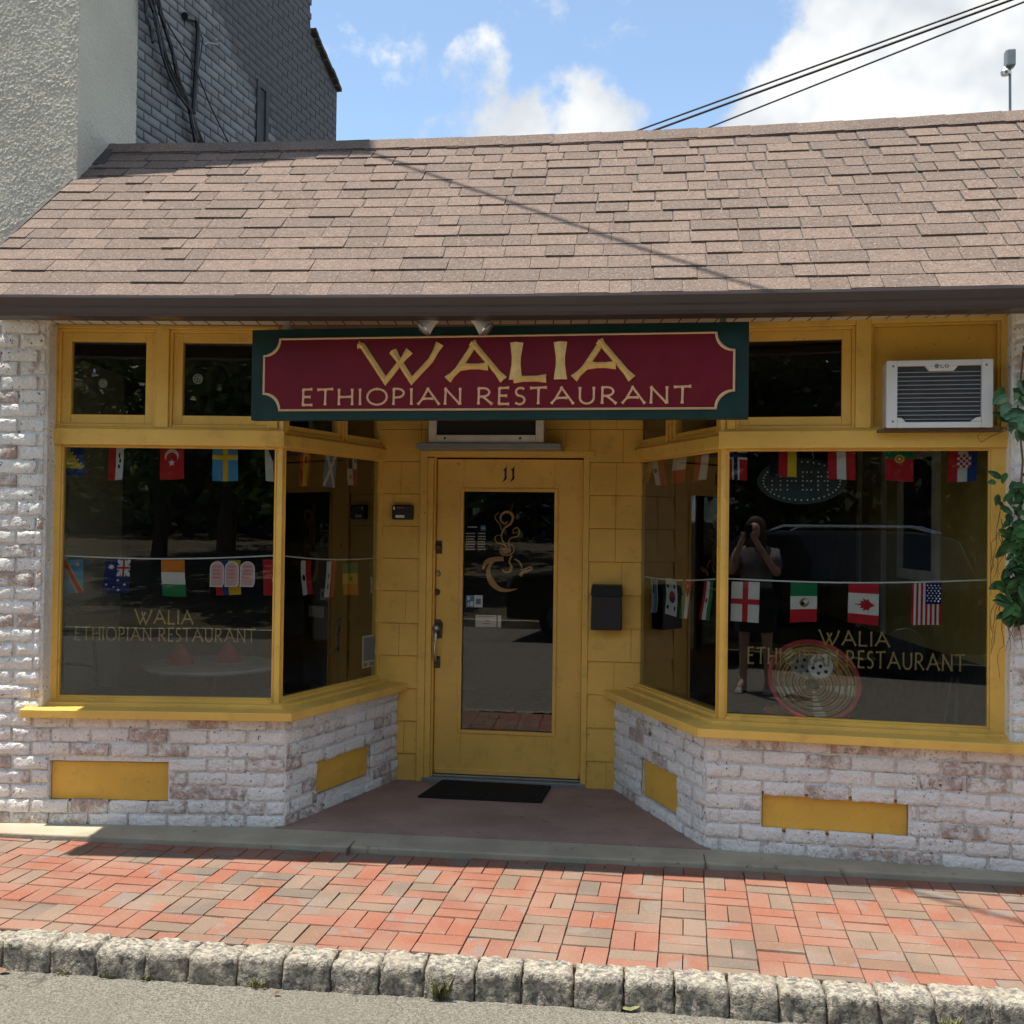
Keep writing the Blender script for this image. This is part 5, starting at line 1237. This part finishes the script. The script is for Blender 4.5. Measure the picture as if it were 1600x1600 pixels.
wr = WB.rect(400, 130, 418, 240, 0); tmp = []
z = 3.6; row = 0
while z < 8.2:
    u = -.1-(.11 if row % 2 else 0)
    while u < LB:
        s0, s1 = max(-.0, u), min(LB, u+.2); u += .2
        zc_ = z+.034; um_ = (s0+s1)/2
        if s1-s0 < .04: continue
        lim = z1_+(z2_-z1_)*(LB-um_)/(LB-u2_) if um_ > u2_ else 99
        if zc_ > lim-.03: continue
        if wr[0]-.02 < um_ < wr[1]+.02 and zc_ < wr[3]: continue
        wm = WB.mat(um_, -.012, zc_) @ Matrix.Diagonal((s1-s0-.016, .026, .056, 1)); P = WB.pt(um_, 0, zc_)
        tmp.append((wm, in_view(P, 8) and zc_ > 4.0))
    z += .069; row += 1
vis = [t for t in tmp if t[1]]; vis.sort(key=lambda t: (t[0].translation-CP).length); kid = set(id(t) for t in vis[:300]); rest = MB()
for t in tmp:
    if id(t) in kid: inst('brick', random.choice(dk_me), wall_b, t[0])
    else: absorb(rest, random.choice(dk_me), t[0])
tag(rest.build('brick_rest', 'dark_brick', wall_b), kind='stuff')
b = MB(); b.box(WB, wr[0], wr[1], -.05, -.011, 3.5, wr[3]); w_ = b.build('window', 'black_matte', bb); b = MB(); b.ring(WB, wr[0], wr[1], 3.5, wr[3], .05, -.01, .012); b.build('frame', 'dark_mortar', w_)
for i in range(9):                            # broken coping tiles on the sloping parapet
    t = i/9; A = WB.pt(LB+(u2_-LB)*t, 0, z1_+(z2_-z1_)*t); B_ = WB.pt(LB+(u2_-LB)*(t+.105), 0, z1_+(z2_-z1_)*(t+.105)); b = MB(); up = Vector((0, 0, .035)); o1 = WB.n*.05; o2 = WB.n*-.4; sh_ = Vector((0, 0, random.uniform(0, .02)))
    b.hexa([A+o1+sh_, A+o2+sh_, B_+o2+sh_, B_+o1+sh_, A+o1+up+sh_, A+o2+up+sh_, B_+o2+up+sh_, B_+o1+up+sh_]); b.build('coping_tile', 'roof_dark', bb)
def bpx(x, y, v=.03):
    u, z = WB.uz(x, y, v); return WB.pt(u, v, z)
sc_ = lambda x, y, v=.03: bpx(180+x*.15, y*.15, v)
wires = empty('cable_bundle', sc_(850, 1500), 'bundle of black service wires sagging down the dark brick wall', 'cable')
for pts, r_ in (([(330, -60), (420, 200), (500, 600), (640, 950), (790, 1180), (860, 1510)], .012), ([(380, -60), (450, 250), (530, 620), (680, 960), (800, 1200), (880, 1520)], .01), ([(420, -60), (490, 200), (590, 520), (650, 800), (760, 1080), (840, 1510)], .016), ([(440, -60), (510, 240), (610, 580), (690, 900), (790, 1150), (900, 1520)], .012), ([(350, -60), (470, 330), (560, 640), (700, 960), (820, 1230), (930, 1520)], .007), ([(400, -60), (500, 170), (830, 720), (1000, 1120), (1190, 1500)], .006), ([(300, -60), (330, 180), (365, 280), (390, 440)], .012), ([(400, -80), (330, 90), (320, 200), (350, 260)], .006), ([(450, -60), (400, 130), (430, 320), (520, 640)], .006)):
    b = MB(); K = [Vector(p) for p in smooth(pts, 4)]; b.tube([sc_(p.x, p.y, .05+.02*random.random()) for p in K], r_, 6); b.build('wire', 'black', wires)
mast = empty('service_mast', sc_(815, 1180), 'black service mast pipe with hooded top on the dark brick wall', 'pipe')
b = MB(); b.tube([sc_(815, 1180), sc_(850, 600), sc_(865, 320), sc_(850, 230), sc_(820, 190)], .02, 8); b.build('pipe', 'black', mast)
b = MB(); b.tube([sc_(800, 185), sc_(725, 165)], .028, 8); b.build('hood', 'black', mast); b = MB(); b.tube([sc_(870, 320), sc_(912, 400), sc_(900, 520), sc_(860, 760)], .005, 5); b.build('drip_loop', 'black', mast)
b = MB(); b.tube([sc_(925, 462), sc_(960, 440), sc_(1060, 462), sc_(1092, 440), sc_(1060, 405), sc_(1035, 410)], .006, 5); b.build('hook', 'grey_metal', mast)

# ================================================================== across the street (seen in the glass)
def tree(P, h, rad, label, n=2600, dark=False, s_=.12):
    t = empty('street_tree', P, label, 'tree', 'trees across the street'); b = MB()
    b.tube([P, P+Vector((.1, 0, h*.25)), P+Vector((-.05, .1, h*.5)), P+Vector((.1, 0, h*.8))], [.2, .16, .12, .04], 8)
    for i in range(6):
        a = i*1.05; b.tube([P+Vector((0, 0, h*(.3+.06*i))), P+Vector((math.cos(a)*rad*.7, math.sin(a)*rad*.7, h*(.5+.06*i)))], [.07, .02], 5)
    b.build('trunk', 'bark', t); b = MB(); cl_ = [(Vector((random.gauss(0, .5), random.gauss(0, .5), random.uniform(-.75, .95))), random.uniform(.25, .5)) for _ in range(26)]
    for i in range(n):
        c, q = random.choice(cl_); d_ = Vector((random.gauss(0, 1), random.gauss(0, 1), random.gauss(0, 1))).normalized()*q*random.uniform(.6, 1)
        p = c+d_; p = P+Vector((p.x*rad, p.y*rad, h*.6+p.z*h*.38)); a = Vector((random.gauss(0, 1), random.gauss(0, 1), random.gauss(0, .6))).normalized(); e_ = a.cross(Vector((random.gauss(0, 1), random.gauss(0, 1), random.gauss(0, 1)))).normalized()
        s2 = s_*random.uniform(.6, 1.3); b.face([p-a*s2-e_*s2*.3, p-e_*s2*.5+a*s2*.2, p+a*s2, p+e_*s2*.5])
    b.build('crown', 'foliage_dark' if dark else 'foliage', t)
tree(Vector((-5.6, -7.6, .3)), 6.6, 2.3, 'leafy street tree reflected in the left window', 11000)
tree(Vector((-8.6, -12.5, .6)), 7.8, 3.2, 'tall tree at the left end across the street', 7000, True, .17)
tree(Vector((-2.6, -13, .6)), 8.2, 3.3, 'tall dark tree behind the leafy street tree', 7000, True, .17)
tree(Vector((2.2, -12, .5)), 7.6, 3.2, 'tall dark tree across from the door', 7000, True, .17)
tree(Vector((6.6, -13.5, .5)), 8.2, 3.4, 'tall dark tree across the street on the right', 7000, True, .17)
b = MB()  # unseen backdrop wood, solid slabs plus leaves, added to block sky in the reflections
for i in range(17):
    x = -36+i*4.3; t = 5.9+1.3*noise.noise(Vector((x*.3, 1, 0))); b.hexa([(x, -20.6, 0), (x, -21.2, 0), (x+4.3, -21.2, 0), (x+4.3, -20.6, 0), (x, -20.6, t), (x, -21.2, t), (x+4.3, -21.2, t+.4), (x+4.3, -20.6, t+.4)])
for i in range(16000):
    x = random.uniform(-34, 34); z = random.uniform(0, 1)**.8*7.2*(.8+.25*noise.noise(Vector((x*.2, 0, 0)))); p = Vector((x, -19+random.uniform(-1.5, 1.5), z+.8)); a = Vector((random.gauss(0, 1), random.gauss(0, .5), random.gauss(0, .7))).normalized(); e_ = a.cross(Vector((random.gauss(0, .3), 1, random.gauss(0, .3)))).normalized(); s2 = random.uniform(.15, .4); b.face([p-a*s2, p-e_*s2*.5, p+a*s2, p+e_*s2*.5])
tag(b.build('sky_block_wood', 'foliage_dark'), 'dense dark wood added behind the trees across the street to block the sky', 'wood', None, 'stuff')
hs_ = empty('white_house', (-7, -24, 0), 'white sided house far across the street seen in the door glass', 'house')
HW = W((-7, -22), 180); b = MB(); b.box(HW, -4, 4, -6, 0, 0, 5.5); b.build('wall', 'house_white', hs_); b = MB(); b.shape(HW, [(-4.4, 5.5), (4.4, 5.5), (0, 8.2)], -6.3, .3); b.build('roof', 'roof_dark', hs_)
for x in (-2.6, 0, 2.6):
    b = MB(); b.ring(HW, x-.5, x+.5, 3.2, 4.7, .08, .0, .05); b.box(HW, x-.42, x+.42, .0, .01, 3.28, 4.62, 1); b.build('window', ['white', 'car_glass'], hs_)
# ---- parked black car
car = empty('parked_car', (-.1, -3.2, ZR), 'black sport utility car parked behind the photographer seen in the glass', 'car')
CW = W((-.1, -2.3), 180)                      # side facing the shop; u runs to -x
side = [(-2.3, .32), (2.3, .32), (2.34, .75), (2.2, .98), (1.15, 1.08), (.55, 1.62), (.2, 1.70), (-1.5, 1.70), (-2.0, 1.62), (-2.25, 1.05), (-2.32, .7)]
b = MB(); lo = []; hi = []
for (ins, vv) in ((0, 0),):
    A = [CW.pt(u, -.9+(.9 if z < 1.05 else .9-.18*(z-1.05)/.65), z+ZR) for u, z in side]; B_ = [CW.pt(u, -.9-(.9 if z < 1.05 else .9-.18*(z-1.05)/.65), z+ZR) for u, z in side]
    b.prism(B_, A)
b.build('body', 'car_black', car, bevel=.05)
for sgn in (1,):
    b = MB(); gz = lambda u, z: CW.pt(u, .004-.18*(z-1.05)/.65+.004, z+ZR)
    for poly in ([(.95, 1.12), (.3, 1.12), (.3, 1.60), (.5, 1.60)], [(.22, 1.12), (-.75, 1.12), (-.75, 1.61), (.22, 1.61)], [(-.83, 1.12), (-1.95, 1.12), (-1.75, 1.58), (-.83, 1.60)]):
        b.face([gz(*p) for p in poly])
    b.build('side_window', 'car_glass', car)
b = MB()
for v in (-.22, -1.55): b.tube([CW.pt(.15, v, 1.70+ZR), CW.pt(.0, v, 1.76+ZR), CW.pt(-1.5, v, 1.76+ZR), CW.pt(-1.75, v, 1.68+ZR)], .018, 6)
b.build('roof_rail', 'chrome', car)
for u in (1.45, -1.45):
    for v in (.01, -1.57):
        b = MB(); b.lathe(CW.pt(u, v, .36+ZR), [(.36, -.22), (.36, 0), (.3, .015)], 20, 0, CW.n); t = b.build('wheel', 'rubber', car); b = MB(); b.lathe(CW.pt(u, v+.005, .36+ZR), [(.24, 0), (.22, .02), (.05, .03)], 14, 0, CW.n); b.build('rim', 'fin', t)
b = MB(); b.box(CW, 2.1, 2.3, -.4, -.02, .72+ZR, .86+ZR); b.build('headlight', 'chrome', car); b = MB(); b.box(CW, -2.335, -2.2, -.3, -.0, .85+ZR, 1.1+ZR); b.build('tail_light', 'red_rim', car)
b = MB(); b.box(CW, .75, .95, .0, .18, 1.08+ZR, 1.24+ZR); b.build('mirror', 'car_black', car, bevel=.03)

# ---- the photographer, standing behind the camera (reflected in the right window)
def skin_body(name, verts, edges, radii, mat, parent, root=0, sub=2):
    me = bpy.data.meshes.new(name); me.from_pydata(verts, edges, []); o = bpy.data.objects.new(name, me); put(o, parent, Matrix.Identity(4))
    md = o.modifiers.new('skin', 'SKIN'); me.skin_vertices.new() if not me.skin_vertices else None
    for i, r_ in enumerate(radii): me.skin_vertices[0].data[i].radius = (r_, r_) if not isinstance(r_, tuple) else r_
    me.skin_vertices[0].data[root].use_root = True
    s2 = o.modifiers.new('sub', 'SUBSURF'); s2.levels = sub; s2.render_levels = sub; me.materials.append(M[mat]); return o
gz0 = ZR; py = -.42
person = empty('person', (.05, py, gz0), 'person in grey shirt and dark skirt holding up a phone, reflected in the right window', 'person')
V = [(.03, py, .86), (.03, py, 1.02), (.03, py-.01, 1.22), (.03, py-.01, 1.38), (.03, py+.02, 1.46), (.03, py+.05, 1.52),      # pelvis..neck
     (.13, py, .84), (.15, py+.01, .44), (.16, py-.02, .02), (.17, py+.10, -.06),      # right leg
     (-.07, py, .84), (-.09, py+.02, .44), (-.10, py, .02), (-.12, py+.12, -.06),    # left leg
     (.20, py, 1.37), (.27, py+.13, 1.14), (.13, py+.33, 1.44), (.085, py+.37, 1.53),       # right arm
     (-.14, py, 1.37), (-.21, py+.13, 1.14), (-.07, py+.33, 1.44), (-.025, py+.37, 1.53),
     (.03, py+.05, 1.60), (.03, py+.05, 1.70)]
E_ = [(0, 1), (1, 2), (2, 3), (3, 4), (4, 5), (0, 6), (6, 7), (7, 8), (8, 9), (0, 10), (10, 11), (11, 12), (12, 13), (3, 14), (14, 15), (15, 16), (16, 17), (3, 18), (18, 19), (19, 20), (20, 21), (5, 22), (22, 23)]
Rr = [(.16, .12), (.13, .10), (.14, .10), (.15, .10), .055, .05, (.09, .095), .055, .04, .04, (.09, .095), .055, .04, .04, .06, .043, .03, .032, .06, .043, .03, .032, (.075, .09), (.06, .075)]
body = skin_body('body', V, E_, Rr, 'skin', person)
b = MB(); prf = [(.155, 1.43, .6), (.20, 1.36, .62), (.17, 1.2, .7), (.155, 1.05, .75), (.185, .92, .75)]
def tubeZ(b, prf, cx, cy, n=18):
    i0 = len(b.v)
    for r_, z, sq in prf:
        for q in range(n): a = 2*math.pi*q/n; b.v.append(Vector((cx+r_*math.cos(a), cy+r_*sq*math.sin(a), z)))
    for j in range(len(prf)-1):
        for q in range(n): q2 = (q+1) % n; b.f.append((i0+j*n+q2, i0+j*n+q, i0+(j+1)*n+q, i0+(j+1)*n+q2)); b.m.append(0)
tubeZ(b, prf, .03, py); 
for sx, x0, x1 in ((1, .19, .255), (-1, -.13, -.195)): b.tube([(x0, py, 1.385), (x1, py+.09, 1.22)], [.075, .068], 10)
b.build('shirt', 'shirt', person, smooth=True)
b = MB(); tubeZ(b, [(.175, 1.0, .78), (.20, .86, .8), (.225, .55, .8)], .03, py); b.build('skirt', 'shorts', person, smooth=True)
b = MB(); b.lathe((.03, py+.035, 1.56), [(.10, -.20), (.115, -.05), (.112, .06), (.10, .13), (.05, .185), (.01, .195)], 16); 
hv = b.v[:]; 
for i, p in enumerate(b.v):
    if p.y > py+.09: b.v[i] = Vector((p.x, py+.085, p.z))
b.build('hair', 'hair', person, smooth=True)
for x in (.17, -.115): b = MB(); b.hexa([(x-.045, py-.08, gz0), (x+.045, py-.08, gz0), (x+.04, py+.18, gz0), (x-.04, py+.18, gz0), (x-.035, py-.07, gz0+.1), (x+.035, py-.07, gz0+.1), (x+.03, py+.15, gz0+.05), (x-.03, py+.15, gz0+.05)]); b.build('shoe', 'shoe', person, bevel=.015)
for s_, hx in ((1, .085), (-1, -.025)):        # fingers around the phone
    for q in range(4):
        b = MB(); z = 1.515+q*.019; b.tube([(hx+s_*.012, py+.365, z), (hx+s_*.014, py+.392, z+.005), (hx-s_*.016, py+.398, z+.006), (hx-s_*(.026+.004*(q in (1, 2))), py+.394, z+.004)], [.009, .009, .008, .007], 6); b.build('finger', 'skin', body)
    b = MB(); b.tube([(hx+s_*.01, py+.35, 1.52), (hx-s_*.006, py+.35, 1.55), (hx-s_*.018, py+.358, 1.575)], [.011, .01, .008], 6); b.build('thumb', 'skin', body)
ph = empty('phone', (.03, -.045, 1.52), 'dark phone held up by the photographer', 'phone')
b = MB(); b.box(W((.03, -.035), 0), -.042, .042, -.009, 0, 1.52, 1.665); b.build('case', 'black', ph, bevel=.004)
b = MB(); b.lathe((.03-.02, -.035, 1.64), [(.009, 0), (.008, .002)], 12, 0, (0, 1, 0)); b.build('lens', 'car_glass', ph)

# ================================================================== small things on the ground
def tuft(px, py_, n, h, label, mat='weed'):
    P = atz(px, py_+3, ZR); P.y = min(P.y, kb(P.x)-.135); b = MB()
    for i in range(n):
        a = random.uniform(0, 6.28); d_ = Vector((math.cos(a), math.sin(a)*.5, 0)); L = h*random.uniform(.4, 1); o_ = P+Vector((random.uniform(-.03, .03), random.uniform(-.012, .012), 0)); sd = Vector((-d_.y, d_.x, 0))*.004
        t = o_+d_*L*.5+Vector((0, 0, L)); mdl = o_+d_*L*.15+Vector((0, 0, L*.6)); b.face([o_-sd, o_+sd, mdl+sd*1.4, mdl-sd*1.4]); b.face([mdl-sd*1.4, mdl+sd*1.4, t])
    tag(b.build('weed_tuft', mat), label, 'weed', 'weeds growing along the kerb')
for px, py_, n, h, lb in ((690, 1555, 46, .085, 'tallest weed tuft, growing in a kerb joint near the middle'), (408, 1536, 34, .032, 'low leafy weed tuft at the kerb below the left window'), (170, 1520, 22, .02, 'thin weed growing along the kerb left of the leafy one'), (100, 1515, 18, .018, 'leftmost thin weed at the kerb foot'), (232, 1524, 20, .022, 'small weed beside the third kerb stone'), (1478, 1606, 34, .06, 'weed tuft in the kerb joint at lower right')): tuft(px, py_, n, h, lb)
for i, (px, py_, lb) in enumerate(((510, 1543, 'brown dry leaf on the road beside the kerb'), (432, 1553, 'tiny dark dry leaf on the road'), (985, 1577, 'pale dry leaf on the road near the kerb'), (6, 1518, 'brown dry leaf at the left end of the kerb'))):
    P = atz(px, py_, ZR+.004); b = MB(); r_ = .022 if i != 1 else .012
    pts = [P+Vector((r_*math.cos(a)*(1.6 if i == 2 else 1), r_*.6*math.sin(a), .006*math.sin(2*a+i)+.006)) for a in [q*math.pi/4 for q in range(8)]]
    top_ = P+Vector((0, 0, .012)); 
    for q in range(8): b.face([pts[q], pts[(q+1) % 8], top_])
    tag(b.build('dry_leaf', 'dry_leaf' if i != 2 else 'weed'), lb, 'leaf', 'dry leaves on the road')
